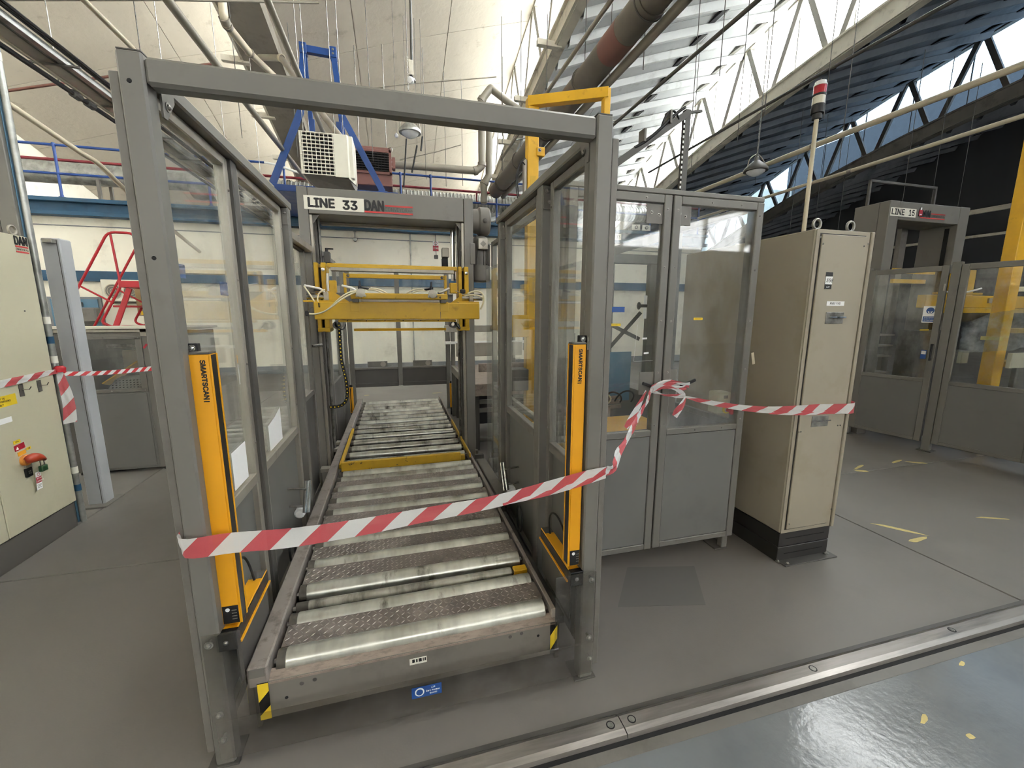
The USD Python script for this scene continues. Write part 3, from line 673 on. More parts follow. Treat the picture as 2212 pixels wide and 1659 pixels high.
# rollers
def roller(y, r=.0425, zc=.2875, x0=-.535, x1=.545, m='roller_steel', ends=(.03, .012)):
    h = MB().lathe((x0 + ends[0], y, zc), (1, 0, 0), [(0, r * .2), (0, r * .93), (.004, r), (x1 - x0 - sum(ends) - .004, r), (x1 - x0 - sum(ends), r * .9), (x1 - x0 - sum(ends), r * .2)], 28).put(CV, 'roller', m, smooth=40, local=True)
    MB().lathe((x0, y, zc), (1, 0, 0), [(0, .012), (0, r * .93), (ends[0], r * .93)], 20).put(h, 'roller_boss', 'roller_end', smooth=40, local=True)
    MB().cyl((x0 - .015, y, zc), (x1 + .01, y, zc), .01, 8).put(h, 'axle', 'steel', local=True)
FRONT = [.075, .27, .468, .672, .868, 1.06, 1.247, 1.425, 1.615, 1.81, 1.935]
for k, y in enumerate(FRONT):
    roller(y, m='roller_steel' if k not in (9,) else 'roller_core', ends=(.045 if k in (4, 6, 7) else .03, .012))
roller(.362, .027, .290, -.53, .475, 'roller_core', (.05, .01))
MB().box(.475, .340, .27, .545, .385, .31, .004).put(CV, 'drive_block', 'jib_yellow', local=True)
BACK = [2.21, 2.41, 2.60, 2.80, 2.99, 3.19, 3.38, 3.57, 3.76, 3.95, 4.14, 4.32, 4.50, 4.67]
for k, y in enumerate(BACK):
    roller(y, .036, .292, x0=-.53, x1=.535, m='roller_core' if k % 3 != 1 else 'roller_steel')
# tread plates with raised lozenges
LUGP = []
for a, b in ((.075, .27), (.468, .672), (.672, .868), (.868, 1.06), (1.06, 1.247), (1.247, 1.425), (1.425, 1.615), (1.615, 1.81)):
    y0, y1 = a + .05, b - .05
    h = MB().box(-.535, y0 - .012, .295, .545, y1 + .012, .312, .002).put(CV, 'tread_plate', 'tread', local=True)
    mb = MB(); i = 0
    for ix, x in enumerate(np.arange(-.52, .535, .0235)):
        for iy, y in enumerate(np.arange(y0 + .002, y1 + .004, .0235)):
            an = math.radians(45 if (ix + iy) % 2 else -45) + rng.normal(0, .08); u = np.array([math.cos(an), math.sin(an)]); n_ = np.array([-u[1], u[0]])
            c_ = np.array([x, y]); L_, W_ = .0115, .0028
            P = [c_ - u * L_, c_ - n_ * W_, c_ + u * L_, c_ + n_ * W_]
            V = np.array([[*p, .312] for p in P] + [[*(c_ - u * L_ * .5), .3142], [*(c_ + u * L_ * .5), .3142]])
            mb.add(V, np.array([[0, 1, 4], [1, 5, 4], [1, 2, 5], [2, 3, 5], [3, 4, 5], [3, 0, 4]]))
    mb.put(h, 'tread_lugs', 'tread_lug', kind='stuff', local=True)
for y in np.arange(.2, 4.8, .55):
    MB().box(-.59, y - .03, .07, .57, y + .03, .13, .003).put(CV, 'cross_member', 'grey_dark', local=True)
MB().box(-.59, .1, .20, .57, 4.85, .205, 0).put(CV, 'bed_sheet', 'plinth_black', local=True)
MB().box(-.60, .16, .0, .585, .17, .255, 0).put(CV, 'drip_sheet', 'plinth_black', local=True)
for x in (-.60, .585):
    for y in (.25, 1.7, 3.2, 4.6):
        MB().box(x - .02, y - .03, 0, x + .02, y + .03, .1, .003).put(CV, 'leg', 'grey_dark', local=True)
# yellow stop bar and pallet guides
MB().box(-.525, 1.985, .305, .455, 2.02, .385, .004).put(CV, 'stop_bar', 'worn_yellow', local=True)
MB().box(-.525, 2.03, .30, -.20, 2.075, .345, .003).put(CV, 'stop_bracket', 'worn_yellow', local=True)
MB().box(.16, 2.03, .30, .50, 2.075, .345, .003).put(CV, 'stop_bracket', 'worn_yellow', local=True)
MB().box(-.545, 2.02, .32, -.525, 3.15, .36, .003).put(CV, 'pallet_guide', 'worn_yellow', local=True)
MB().box(.538, 2.02, .32, .550, 3.25, .36, .003).put(CV, 'pallet_guide', 'worn_yellow', local=True)
for x, y in ((-.69, 2.03), (-.665, 2.55), (-.66, 2.75)):
    MB().box(x, y, .30, x + .07, y + .07, .335, .004).put(CV, 'junction_box', 'alu', local=True)
MB().box(.59, 2.02, .30, .67, 2.05, .34, .003).box(.60, 2.05, .30, .625, 2.09, .37, .003).put(CV, 'end_switch', 'grey_dark', local=True)

# ================================================================ PALLETISER GANTRY over the conveyor
def dan_logo(parent, O, X, Y, h, W, two_line=False):
    """black bold letters over red rules, W wide in all"""
    O, X, Y = np.array(O, float), unit(X), unit(Y); Z = np.cross(X, Y)
    def bar(u, v, L, t): plate(parent, 'logo_rule', 'red_ink', O + X * u + Y * v, X, Y, L, t)
    if two_line:
        text(parent, 'DAN', O + Y * h * .42, X, Y, h * .95, bold=True, w=W, d=.0012, heavy=True)
        bar(0, h * .12, W, h * .17); bar(0, -h * .50, W, h * .17)
        text(parent, 'CONVEYOR A/s', O + Y * (-h * .24), X, Y, h * .24, m='grey_dark', w=W)
    else:
        text(parent, 'DAN', O + Y * h * .25 + X * h * .04, X, Y, h, bold=True, w=W * .385, d=.0012, heavy=True)
        bar(0, 0, W, h * .17); bar(W * .42, h * .72, W * .58, h * .17)
        text(parent, 'CONVEYOR', O + X * W * .415 + Y * h * .27, X, Y, h * .36, m='grey_dark', w=W * .47)
        text(parent, 'A/s', O + X * W * .90 + Y * h * .33, X, Y, h * .24, m='grey_dark', w=W * .095)

GT = thing('palletiser_gantry', 'grey steel lifting gantry at the far end of the guard cage marked LINE 33', 'gantry', (-.03, 4.1, 0))
GY, GZ = 3.9, 2.598
def gantry_column(x0, x1, s_):
    h = MB().box(x0, GY, 0, x1, GY + .40, GZ, .005).put(GT, 'column', 'grey_paint')
    xi = x1 if s_ > 0 else x0
    MB().box(xi, GY + .02, .12, xi + s_ * .024, GY + .06, GZ - .21, .003).put(h, 'column_flange', 'alu')
    MB().box(xi, GY + .075, .12, xi + s_ * .038, GY + .13, GZ - .22, .003).put(h, 'guide_rail', 'grey_dark')
    MB().box(xi, GY + .25, .12, xi + s_ * .03, GY + .33, GZ - .22, .003).put(h, 'guide_rail', 'steel')
    MB().cyl((xi + s_ * .045, GY + .18, .2), (xi + s_ * .045, GY + .18, GZ - .2), .011, 10).put(h, 'lift_screw', 'steel')
    MB().box(x0 - .03, GY - .03, 0, x1 + .03, GY + .43, .015, .003).put(h, 'base_plate', 'grey_dark')
    for z in np.arange(.5, 2.2, .33):
        mb = MB(); bolt(mb, (xi + s_ * .024, GY + .04, z), (s_, 0, 0), .006, .006); mb.put(h, 'flange_bolt', 'steel')
    return h
gantry_column(-.754, -.675, 1); gantry_column(.604, .686, -1)
MB().box(-.672, GY + .003, GZ - .205, .601, GY + .40, GZ - .002, .005).put(GT, 'header', 'grey_paint')
MB().box(-.64, GY + .33, GZ - .228, .57, GY + .395, GZ - .205, .003).put(GT, 'header_flange', 'alu')
for x in (-.62, .545):
    MB().poly([(0, 0), (.07, 0), (0, -.10)] if x < 0 else [(0, 0), (0, -.10), (-.07, 0)], (x - .05 if x < 0 else x + .055, GY + .05, GZ - .205), (1, 0, 0), (0, 0, 1), .006).put(GT, 'corner_gusset', 'grey_side')
MB().box(.655, GY - .008, 2.03, .70, GY, 2.215, .002).put(GT, 'cover_plate', 'grey_side')
# sign and maker's mark
sg = plate(GT, 'line_sign', 'sign_white', (-.702, GY - .001, 2.424), (1, 0, 0), (0, 0, 1), .463, .107, label='white sign reading LINE 33')
text(GT, 'LINE', (-.670, GY - .0032, 2.444), (1, 0, 0), (0, 0, 1), .068, bold=True, w=.20, heavy=True)
text(GT, '33', (-.405, GY - .0032, 2.439), (1, 0, 0), (0, 0, 1), .068, bold=True, w=.112, heavy=True)
dan_logo(GT, (-.236, GY - .003, 2.424), (1, 0, 0), (0, 0, 1), .078, .395)
# gearbox and motor hung on the right column
gx, gz = .69, 2.435
MB().lathe((gx, 4.05, gz), (1, 0, 0), [(0, .03), (0, .105), (.055, .11), (.06, .112), (.075, .127), (.155, .127), (.17, .115), (.176, .06), (.177, .001)], 26).put(GT, 'gearbox', 'grey_side', smooth=35)
for a in np.linspace(0, 2 * np.pi, 7)[:-1]:
    MB().box(gx + .006, 4.05 + .1 * math.cos(a) - .006, gz + .1 * math.sin(a) - .006, gx + .062, 4.05 + .1 * math.cos(a) + .006, gz + .1 * math.sin(a) + .006, .002).put(GT, 'gearbox_rib', 'grey_side')
MB().lathe((gx + .11, 3.923, gz - .015), (0, -1, 0), [(0, .022), (.012, .02), (.014, .012), (.02, .012), (.021, .001)], 8).put(GT, 'oil_plug', 'grey_dark')
mx, my = .775, 4.03
MB().lathe((mx, my, 2.29), (0, 0, -1), [(0, .02), (0, .055), (.03, .075), (.045, .078), (.26, .078)], 20).put(GT, 'motor_body', 'grey_side', smooth=35)
for a in np.linspace(0, 2 * np.pi, 19)[:-1]:
    MB().obox((mx + .083 * math.cos(a), my + .083 * math.sin(a), 2.125), (.014, .004, .19), np.array([[math.cos(a), -math.sin(a), 0], [math.sin(a), math.cos(a), 0], [0, 0, 1]]), 0).put(GT, 'cooling_fin', 'grey_side')
MB().lathe((mx, my, 2.03), (0, 0, -1), [(0, .088), (.135, .088), (.145, .08), (.15, .06), (.151, .001)], 22).put(GT, 'fan_cowl', 'grey_side', smooth=35)
b = MB().box(mx - .045, my - .125, 2.165, mx + .05, my - .07, 2.265, .006).put(GT, 'terminal_box', 'alu')
MB().obox((mx + .0025, my - .126, 2.215), (.04, .002, .04), np.array([[.707, 0, .707], [0, 1, 0], [-.707, 0, .707]]), 0).put(b, 'box_mark', 'grey_side')
# switch box and limit arm inside the left column; drag chain; far right valve stack
MB().box(-.60, 4.02, 2.02, -.55, 4.08, 2.11, .004).put(GT, 'limit_switch', 'grey_dark')
MB().cyl((-.575, 4.03, 2.11), (-.575, 4.03, 2.14), .012, 8).cyl((-.58, 4.03, 2.135), (-.52, 4.03, 2.135), .006, 8).put(GT, 'switch_lever', 'black')
MB().tube(bez((-.565, 4.03, 2.02), (-.56, 4.03, 1.95), (-.60, 4.03, 1.93), (-.625, 4.05, 1.9)), .006, 6).put(GT, 'switch_lead', 'cable_black', smooth=True)
MB().box(.44, 4.30, 1.98, .50, 4.36, 2.13, .008).put(GT, 'lift_motor', 'rubber')
MB().box(.44, 4.28, 2.13, .51, 4.36, 2.22, .006).put(GT, 'motor_bracket', 'alu')
MB().cyl((.535, 4.2, 1.9), (.535, 4.2, 2.37), .022, 12).put(GT, 'lift_cylinder', 'chrome', smooth=35)

# ================================================================ YELLOW CARRIAGE (layer head)
HD = thing('layer_gripper', 'yellow layer gripping head hanging across the gantry above the conveyor', 'layer gripper', (0.02, 3.5, 1.6))
my_ = 'machine_yellow'
fb = MB().box(-.566, 3.2, 1.545, .604, 3.30, 1.668, .006).put(HD, 'front_beam', my_)
for x in (-.53, -.295, .335):
    MB().box(x - (.0035 if x == -.53 else .03), 3.195, 1.60 if x != -.53 else 1.63, x + (.0035 if x == -.53 else .03), 3.2, 1.672 if x != -.53 else 1.66, .001).put(HD, 'beam_tab' if x != -.53 else 'beam_slot', my_ if x != -.53 else 'void')
MB().box(.305, 3.1985, 1.55, .308, 3.2, 1.665, 0).put(HD, 'beam_seam', 'grey_dark')
for x in (-.56, .52):
    MB().box(x, 3.28, 1.56, x + .07, 4.0, 1.66, .005).put(HD, 'side_beam', my_)
# clamp bar above the beam
MB().box(-.315, 3.13, 1.688, .355, 3.20, 1.728, .006).put(HD, 'clamp_bar', 'worn_yellow')
MB().box(-.25, 3.21, 1.672, .30, 3.23, 1.684, .001).put(HD, 'clamp_strip', 'paper')
for x in (-.285, .325):
    MB().box(x - .02, 3.14, 1.665, x + .02, 3.2, 1.69, .002).put(HD, 'clamp_block', 'grey_dark')
for x in (-.245, .245):
    v = MB().lathe((x, 3.125, 1.728), (0, -1, 0), [(0, .005), (0, .030), (.016, .030), (.018, .024), (.019, .001)], 18).put(HD, 'valve', 'alu', smooth=35)
    for q in ((-.026, -.018), (.026, -.018)):
        MB().lathe((x + q[0], 3.125, 1.728 + q[1]), (0, -1, 0), [(0, .009), (.012, .009), (.013, .001)], 10).put(v, 'valve_screw', 'steel')
    MB().lathe((x - .005, 3.14, 1.755), (0, 0, 1), [(0, .013), (.02, .013), (.022, .008), (.055, .006), (.06, .0001)], 10).put(v, 'valve_fitting', 'black')
    MB().cyl((x + .005, 3.14, 1.768), (x + .055 * (1 if x < 0 else -1), 3.15, 1.757), .008, 8).put(v, 'elbow_fitting', 'black')
def hose(parent, P, r=.0055, m='hose_cream'): MB().tube(bez(*P, n=18), r, 7).put(parent, 'hose', m, smooth=True)
hose(HD, ((-.19, 3.15, 1.757), (-.13, 3.1, 1.77), (-.08, 3.14, 1.735), (-.05, 3.18, 1.715)))
hose(HD, ((-.20, 3.15, 1.75), (-.15, 3.12, 1.76), (-.11, 3.14, 1.73), (-.08, 3.18, 1.715)))
hose(HD, ((.19, 3.15, 1.757), (.12, 3.1, 1.775), (.07, 3.14, 1.735), (.05, 3.18, 1.715)))
hose(HD, ((.2, 3.15, 1.75), (.14, 3.12, 1.76), (.1, 3.14, 1.73), (.075, 3.18, 1.715)))
hose(HD, ((-.26, 3.13, 1.745), (-.42, 3.08, 1.73), (-.42, 3.12, 1.56), (-.60, 3.16, 1.588)))
hose(HD, ((-.265, 3.13, 1.735), (-.40, 3.06, 1.70), (-.44, 3.1, 1.57), (-.60, 3.16, 1.583)))
MB().box(-.612, 3.14, 1.57, -.59, 3.18, 1.605, .004).put(HD, 'hose_plug', 'black')
MB().cyl((-.598, 3.17, 1.6), (-.575, 3.21, 1.63), .003, 6).put(HD, 'plug_stem', 'grey_dark')
# end clamps: cylinders lying across both ends of the beam
for s_, x0 in ((-1, -.60), (1, .46)):
    MB().box(x0 - .05 if s_ < 0 else x0, 3.30, 1.668, x0 + .16, 3.40, 1.68, .002).put(HD, 'clamp_shelf', my_)
    MB().cyl((x0 - .03 if s_ < 0 else x0 + .03, 3.33, 1.705), (x0 + .10 if s_ < 0 else x0 + .19, 3.33, 1.705), .017, 12).put(HD, 'cylinder', 'chrome', smooth=35)
    MB().cyl((x0 - .03 if s_ < 0 else x0 + .03, 3.33, 1.735), (x0 + .10 if s_ < 0 else x0 + .19, 3.33, 1.735), .006, 8).put(HD, 'piston_rod', 'chrome')
    MB().box(x0 + .085, 3.31, 1.68, x0 + .115, 3.36, 1.74, .003).put(HD, 'cylinder_end', 'alu')
    MB().poly([(0, 0), (.16, 0), (.05, .075), (0, .085)] if s_ < 0 else [(0, 0), (0, .085), (-.05, .075), (-.16, 0)], (x0 + .10, 3.42, 1.665), (1, 0, 0), (0, 0, 1), .006).put(HD, 'gusset_plate', my_)
    MB().bar((x0 - .02, 3.36, 1.79 if s_ < 0 else 1.765), (x0 + .1, 3.36, 1.745 if s_ < 0 else 1.72), .02, .004).put(HD, 'guard_strip', 'alu')
    MB().box(x0 + .02, 3.34, 1.745, x0 + .06, 3.37, 1.775, .004).put(HD, 'solenoid', 'rubber')
hose(HD, ((-.64, 3.32, 1.78), (-.60, 3.3, 1.72), (-.59, 3.3, 1.7), (-.57, 3.3, 1.66)))
hose(HD, ((-.50, 3.3, 1.755), (-.54, 3.28, 1.74), (-.56, 3.29, 1.71), (-.55, 3.3, 1.66)))
MB().tube(sharp((-.64, 3.34, 1.785), (-.52, 3.34, 1.76), (-.50, 3.34, 1.70), k=.03), .008, 7).put(HD, 'conduit', 'hose_white', smooth=True)
hose(HD, ((.53, 3.3, 1.74), (.62, 3.28, 1.79), (.70, 3.28, 1.74), (.63, 3.3, 1.62)), .007)
hose(HD, ((.50, 3.3, 1.72), (.58, 3.25, 1.745), (.64, 3.26, 1.72), (.66, 3.32, 1.70)), .005)
# carriage uprights running on the columns, with their dark slots
for s_, xa in ((1, -.633), (-1, .515)):
    for x0, x1 in ((xa, xa + .03), (xa + .052, xa + .09)):
        MB().box(x0, 3.70, 1.435, x1, 3.86, 1.985, .004).put(HD, 'carriage_upright', my_)
    MB().box(xa + .03, 3.74, 1.47, xa + .052, 3.86, 1.95, 0).put(HD, 'carriage_slot', 'void')
    MB().lathe((xa + .07, 3.70, 1.93), (0, -1, 0), [(0, .015), (.012, .014), (.013, .001)], 12).put(HD, 'carriage_roller', 'chrome')
    MB().box(xa, 3.68, 1.44, xa + .09, 3.9, 1.47, .003).put(HD, 'carriage_foot', my_)
MB().tube([(-.528, 3.68, 1.90), (-.532, 3.67, 1.83), (-.525, 3.67, 1.66)], .012, 8).put(HD, 'air_line', 'hose_white', smooth=True)
# crossbars between the uprights
cb = MB().box(-.53, 3.66, 1.945, .50, 3.74, 1.978, .004).put(HD, 'crossbar', my_)
MB().box(-.50, 3.62, 1.917, .47, 3.70, 1.944, .003).put(HD, 'crossbar_channel', 'alu')
MB().box(-.40, 3.55, 1.86, .385, 3.58, 1.892, .003).put(HD, 'link_bar', my_)
for x in (-.40, .378):
    MB().box(x, 3.54, 1.73, x + .018, 3.60, 1.895, .003).put(HD, 'link_plate', my_)
    mb = MB(); bolt(mb, (x + .035 if x < 0 else x - .02, 3.55, 1.876), (0, -1, 0), .008, .006); mb.put(HD, 'link_bolt', 'grey_dark')
MB().box(-.50, 3.50, 1.685, -.45, 3.56, 1.835, .004).put(HD, 'side_block', my_)
MB().box(.42, 3.50, 1.75, .475, 3.58, 1.835, .004).put(HD, 'side_block', my_)
MB().box(-.45, 3.48, 1.735, .44, 3.52, 1.742, 0).put(HD, 'rear_angle', 'grey_dark')
MB().box(-.45, 3.5, 1.67, .44, 3.51, 1.735, 0).put(HD, 'rear_web', 'grey_side')
MB().tube(sharp((-.40, 3.45, 1.795), (-.31, 3.40, 1.77), (-.285, 3.38, 1.73), k=.03), .009, 8).put(HD, 'conduit', 'hose_white', smooth=True)
MB().tube([(.40, 3.42, 1.785), (.33, 3.38, 1.75), (.31, 3.36, 1.745)], .010, 8).put(HD, 'conduit', 'alu', smooth=True)
# layer plate and rails beneath the beam
MB().box(-.42, 3.26, 1.525, .43, 3.30, 1.542, .002).put(HD, 'under_rail', my_)
MB().box(-.36, 3.7, 1.44, .40, 3.74, 1.462, .002).put(HD, 'under_rail', 'jib_yellow')
for x in np.arange(-.36, .43, .13):
    MB().box(x, 3.2575, 1.53, x + .006, 3.26, 1.538, 0).put(HD, 'rail_hole', 'void')
for x in (-.45, .43):
    MB().lathe((x, 3.4, 1.5), (0, 1, 0), [(0, .02), (0, .03), (.12, .03), (.12, .02)], 14).put(HD, 'under_motor', 'grey_dark', smooth=35)
    MB().tube(bez((x, 3.35, 1.52), (x + .03, 3.3, 1.46), (x + .06, 3.35, 1.45), (x + .05, 3.5, 1.50)), .005, 6).put(HD, 'lead', 'cable_black', smooth=True)
# drag chain hanging from the head to the left column
P = np.vstack([[(-.475, 3.72, z) for z in np.linspace(1.50, 1.2, 14)], bez((-.475, 3.72, 1.2), (-.43, 3.72, .93), (-.41, 3.73, .78), (-.60, 3.76, .80), n=22)])
dc = MB().tube(P, .011, 6).put(HD, 'drag_chain', 'rubber', 'black cable drag chain with yellow dots', smooth=True); dots = MB()
d_ = np.cumsum(np.r_[0, np.linalg.norm(np.diff(P, axis=0), axis=1)])
for t in np.arange(.01, d_[-1], .0315):
    p = np.array([np.interp(t, d_, P[:, k]) for k in range(3)]); q = np.array([np.interp(min(t + .004, d_[-1]), d_, P[:, k]) for k in range(3)])
    if np.linalg.norm(q - p) < 1e-6: break
    y = unit(q - p); z = np.array([0, -1.0, 0]); x = unit(np.cross(y, z)); z = np.cross(x, y); R = np.stack([x, y, z], 1)
    MB().obox(p, (.026, .029, .03), R, .003).put(dc, 'link', 'rubber')
    dots.lathe(p + z * .0151, z, [(0, .006), (.0015, .0055), (.0016, .0001)], 8)
dots.put(dc, 'link_dots', 'sign_yellow', kind='stuff')

# ================================================================ REAR GUARD beyond the conveyor
RG = thing('rear_guard', 'grey framed guard screen with two clear panes behind the gantry at the conveyor end', 'machine guard', (0, 6.9, 0))
for x0, x1, z0 in ((-.765, -.695, 0), (-.04, .03, .43), (.73, .80, 0)):
    MB().box(x0, 6.87, z0, x1, 6.93, 2.30, .004).put(RG, 'post', 'grey_side')
for x0, x1 in ((-.695, -.04), (.03, .73)):
    MB().box(x0, 6.875, 2.23, x1, 6.925, 2.30, .004).put(RG, 'top_rail', 'grey_side')
    MB().box(x0, 6.875, .42, x1, 6.925, .48, .004).put(RG, 'bottom_rail', 'grey_dark')
    MB().box(x0, 6.875, .70, x1, 6.925, .73, .004).put(RG, 'mid_rail', 'grey_side')
    MB().box(x0, 6.89, .46, x1, 6.90, .72, 0).put(RG, 'lower_sheet', 'grey_dark')
    MB().box(x0, 6.897, .72, x1, 6.903, 2.24, 0).put(RG, 'pane', 'clear')
for x in (-.50, .20):
    s_ = plate(RG, 'notice', 'grey_side', (x, 6.889, .735), (1, 0, 0), (0, 0, 1), .30, .09, label='faded notice seen through the pane')
    MB().lathe((x + .235, 6.888, .78), (0, -1, 0), [(0, .042), (.001, .042), (.0011, .001)], 18).put(s_, 'notice_disc', 'alu')
for s_, x in ((1, -.72), (-1, .755)):
    t = thing('rear_light_curtain', 'small yellow light curtain at the far ' + ('left' if s_ > 0 else 'right') + ' end of the roller conveyor', 'light curtain', (x, 6.45, 0))
    MB().box(x - .025, 6.43, .12, x + .025, 6.48, .50, .003).put(t, 'housing', 'curtain_yellow')
    MB().box(x - .006 * s_ - .006, 6.428, .13, x - .006 * s_ + .006, 6.43, .49, 0).put(t, 'window_strip', 'black')
    MB().box(x - .02, 6.44, 0, x + .02, 6.48, .12, .003).put(t, 'foot', 'black')
    MB().box(x - .02, 6.44, .50, x + .02, 6.48, .54, .006).put(t, 'cap', 'black')
# side table right of the conveyor end, and dark side sheets left of it
tb_ = thing('infeed_table', 'pale steel infeed table with dark open underside right of the conveyor end', 'table', (1.05, 5.2, 0))
MB().box(.78, 4.6, .76, 1.9, 6.3, .80, .004).put(tb_, 'table_top', 'lip_steel')
MB().box(.78, 4.55, .66, 1.9, 4.6, .80, .004).put(tb_, 'front_apron', 'lip_steel')
MB().box(.74, 4.6, .70, .78, 6.3, .80, .004).put(tb_, 'side_apron', 'alu')
for x in (.80, 1.78):
    for y in (4.62, 6.2):
        MB().box(x, y, 0, x + .06, y + .06, .76, .004).put(tb_, 'leg', 'grey_dark')
for z in (.10, .45, .55):
    MB().box(.80, 4.63, z, 1.84, 4.67, z + .05, .003).put(tb_, 'cross_rail', 'grey_paint')
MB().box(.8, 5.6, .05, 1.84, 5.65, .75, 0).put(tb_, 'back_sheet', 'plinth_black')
MB().box(.80, 6.1, .95, 1.8, 6.14, 1.15, .004).put(tb_, 'side_guide', 'alu')
MB().box(.86, 4.65, .92, 1.5, 4.68, 1.02, .004).put(tb_, 'side_guide', 'lip_steel')
cvu = thing('infeed_conveyor', 'pale horizontal conveyor side bars crossing behind the right gantry column', 'conveyor', (1.2, 6.4, 1.0))
MB().box(.66, 6.3, 1.30, 2.6, 6.4, 1.40, .004).put(cvu, 'side_channel', 'alu')
MB().box(.66, 6.3, 1.12, 2.6, 6.36, 1.16, .004).put(cvu, 'lower_bar', 'hose_white')
for x in (.75, 1.7, 2.5):
    MB().box(x, 6.32, 0, x + .06, 6.38, 1.3, .004).put(cvu, 'support_leg', 'grey_side')
    MB().box(x + .2, 6.34, 1.0, x + .28, 6.40, 1.26, .004).put(cvu, 'drive_cover', 'grey_paint')
sg_ = thing('side_guard', 'dark grey guard screen along the left of the gantry beyond the cage', 'machine guard', (-.8, 5.2, 0))
MB().box(-.80, 4.45, 0, -.77, 6.8, .75, .003).put(sg_, 'lower_sheet', 'grey_dark')
for y in (4.45, 5.2, 6.0, 6.75):
    MB().box(-.815, y, 0, -.765, y + .05, 2.25, .004).put(sg_, 'post', 'grey_side')
MB().box(-.81, 4.5, 2.2, -.77, 6.75, 2.25, .004).put(sg_, 'top_rail', 'grey_side')
MB().box(-.793, 4.5, .75, -.787, 6.75, 2.2, 0).put(sg_, 'pane', 'clear')
# panel between cage and left gantry column
gp = thing('gap_panel', 'narrow pale guard panel between the rear cage post and the left gantry column', 'machine guard', (-.72, 3.45, 0))
MB().box(-.735, 3.16, .1, -.70, 3.20, 2.1, .003).put(gp, 'stile', 'alu')
MB().box(-.735, 3.72, .1, -.70, 3.77, 2.1, .003).put(gp, 'stile', 'grey_side')
MB().box(-.73, 3.2, .92, -.705, 3.72, .96, .003).put(gp, 'mid_rail', 'grey_side')
MB().box(-.73, 3.2, .10, -.705, 3.72, .14, .003).put(gp, 'bottom_rail', 'grey_side')
MB().box(-.73, 3.16, 2.06, -.705, 3.77, 2.10, .003).put(gp, 'top_rail', 'grey_side')
MB().box(-.722, 3.2, .12, -.716, 3.72, .94, 0).put(gp, 'lower_sheet', 'grey_dark')
MB().box(-.722, 3.2, .94, -.716, 3.72, 2.07, 0).put(gp, 'pane', 'clear_hazy')
MB().box(-.73, 3.14, 2.08, -.66, 3.88, 2.13, .003).put(gp, 'tie_bar', 'alu')
MB().cyl((-.70, 3.75, 1.32), (-.64, 3.86, 1.32), .012, 10).put(gp, 'hinge_bolt', 'steel')

# ================================================================ GLAZED ENCLOSURE right of the cage
EN = thing('machine_enclosure', 'grey enclosure with a pair of half-glazed doors between the guard cage and the beige cabinet', 'machine enclosure', (1.5, 2.6, 0))
EY = 2.12
def edoor(x0, x1, hinge):
    d = MB().box(x0, EY, .118, x0 + .05, EY + .04, 2.235, .004).put(EN, 'door_stile', 'grey_paint')
    MB().box(x1 - .05, EY, .118, x1, EY + .04, 2.235, .004).put(EN, 'door_stile', 'grey_paint')
    MB().box(x0 + .05, EY, 2.19, x1 - .05, EY + .04, 2.235, .004).put(EN, 'door_rail', 'grey_paint')
    MB().box(x0 + .05, EY, .862, x1 - .05, EY + .04, .90, .004).put(EN, 'door_rail', 'grey_paint')
    MB().box(x0 + .05, EY, .118, x1 - .05, EY + .04, .155, .004).put(EN, 'door_rail', 'grey_paint')
    MB().box(x0 + .053, EY + .006, .158, x1 - .053, EY + .012, .859, 0).put(EN, 'lower_sheet', 'grey_panel')
    MB().box(x0 + .045, EY + .016, .895, x1 - .045, EY + .021, 2.195, 0).put(EN, 'pane', 'clear_hazy')
    for z in (.93, 1.25, 1.55, 1.85, 2.16):
        for x in (x0 + .028, x1 - .028):
            mb = MB(); bolt(mb, (x, EY, z), (0, -1, 0), .0045, .004); mb.put(EN, 'dome_screw', 'steel')
    for x in (x0 + .25, x0 + .45):
        for z in (.881, 2.212):
            mb = MB(); bolt(mb, (x, EY, z), (0, -1, 0), .004, .004); mb.put(EN, 'dome_screw', 'steel')
edoor(.875, 1.488, 0); edoor(1.498, 2.112, 1)
MB().box(.86, EY + .01, 2.24, 2.12, EY + .07, 2.268, .004).put(EN, 'top_frame', 'grey_paint')
MB().box(1.47, EY + .045, .1, 1.52, EY + .09, 2.24, .004).put(EN, 'centre_post', 'grey_dark')
for x in (.86, 2.075):
    MB().box(x, EY + .045, 0, x + .045, EY + .09, 2.24, .004).put(EN, 'corner_post', 'grey_paint')
    MB().box(x, 3.9, 0, x + .045, 3.945, 2.24, .004).put(EN, 'corner_post', 'grey_paint')
    MB().box(x + .005, EY + .09, 2.2, x + .04, 3.9, 2.24, .003).put(EN, 'side_rail', 'grey_paint')
    MB().box(x + .005, EY + .09, .86, x + .04, 3.9, .90, .003).put(EN, 'side_rail', 'grey_paint')
MB().box(2.02, EY + .04, 0, 2.12, EY + .16, .01, .002).put(EN, 'foot_plate', 'grey_dark')
MB().box(2.094, EY + .09, .12, 2.099, 3.9, .87, 0).put(EN, 'side_sheet', 'grey_panel')
for x0, x1 in ((1.336, 1.462), (1.524, 1.62)):                 # lock plates at the top and behind the handles
    h = MB().box(x0, EY + .012, 2.083, x1, EY + .0155, 2.186, .001).put(EN, 'lock_plate', 'grey_side')
    for q in (.25, .62):
        mb = MB(); bolt(mb, (x0 + (x1 - x0) * q, EY + .012, 2.15 - .03 * q), (0, -1, 0), .006, .006); mb.put(h, 'plate_bolt', 'steel')
for x0, x1, z0, z1 in ((1.345, 1.44, 1.12, 1.255), (1.535, 1.60, 1.0, 1.265)):
    MB().box(x0, EY + .010, z0, x1, EY + .0145, z1, .002).put(EN, 'handle_plate', 'grey_paint')
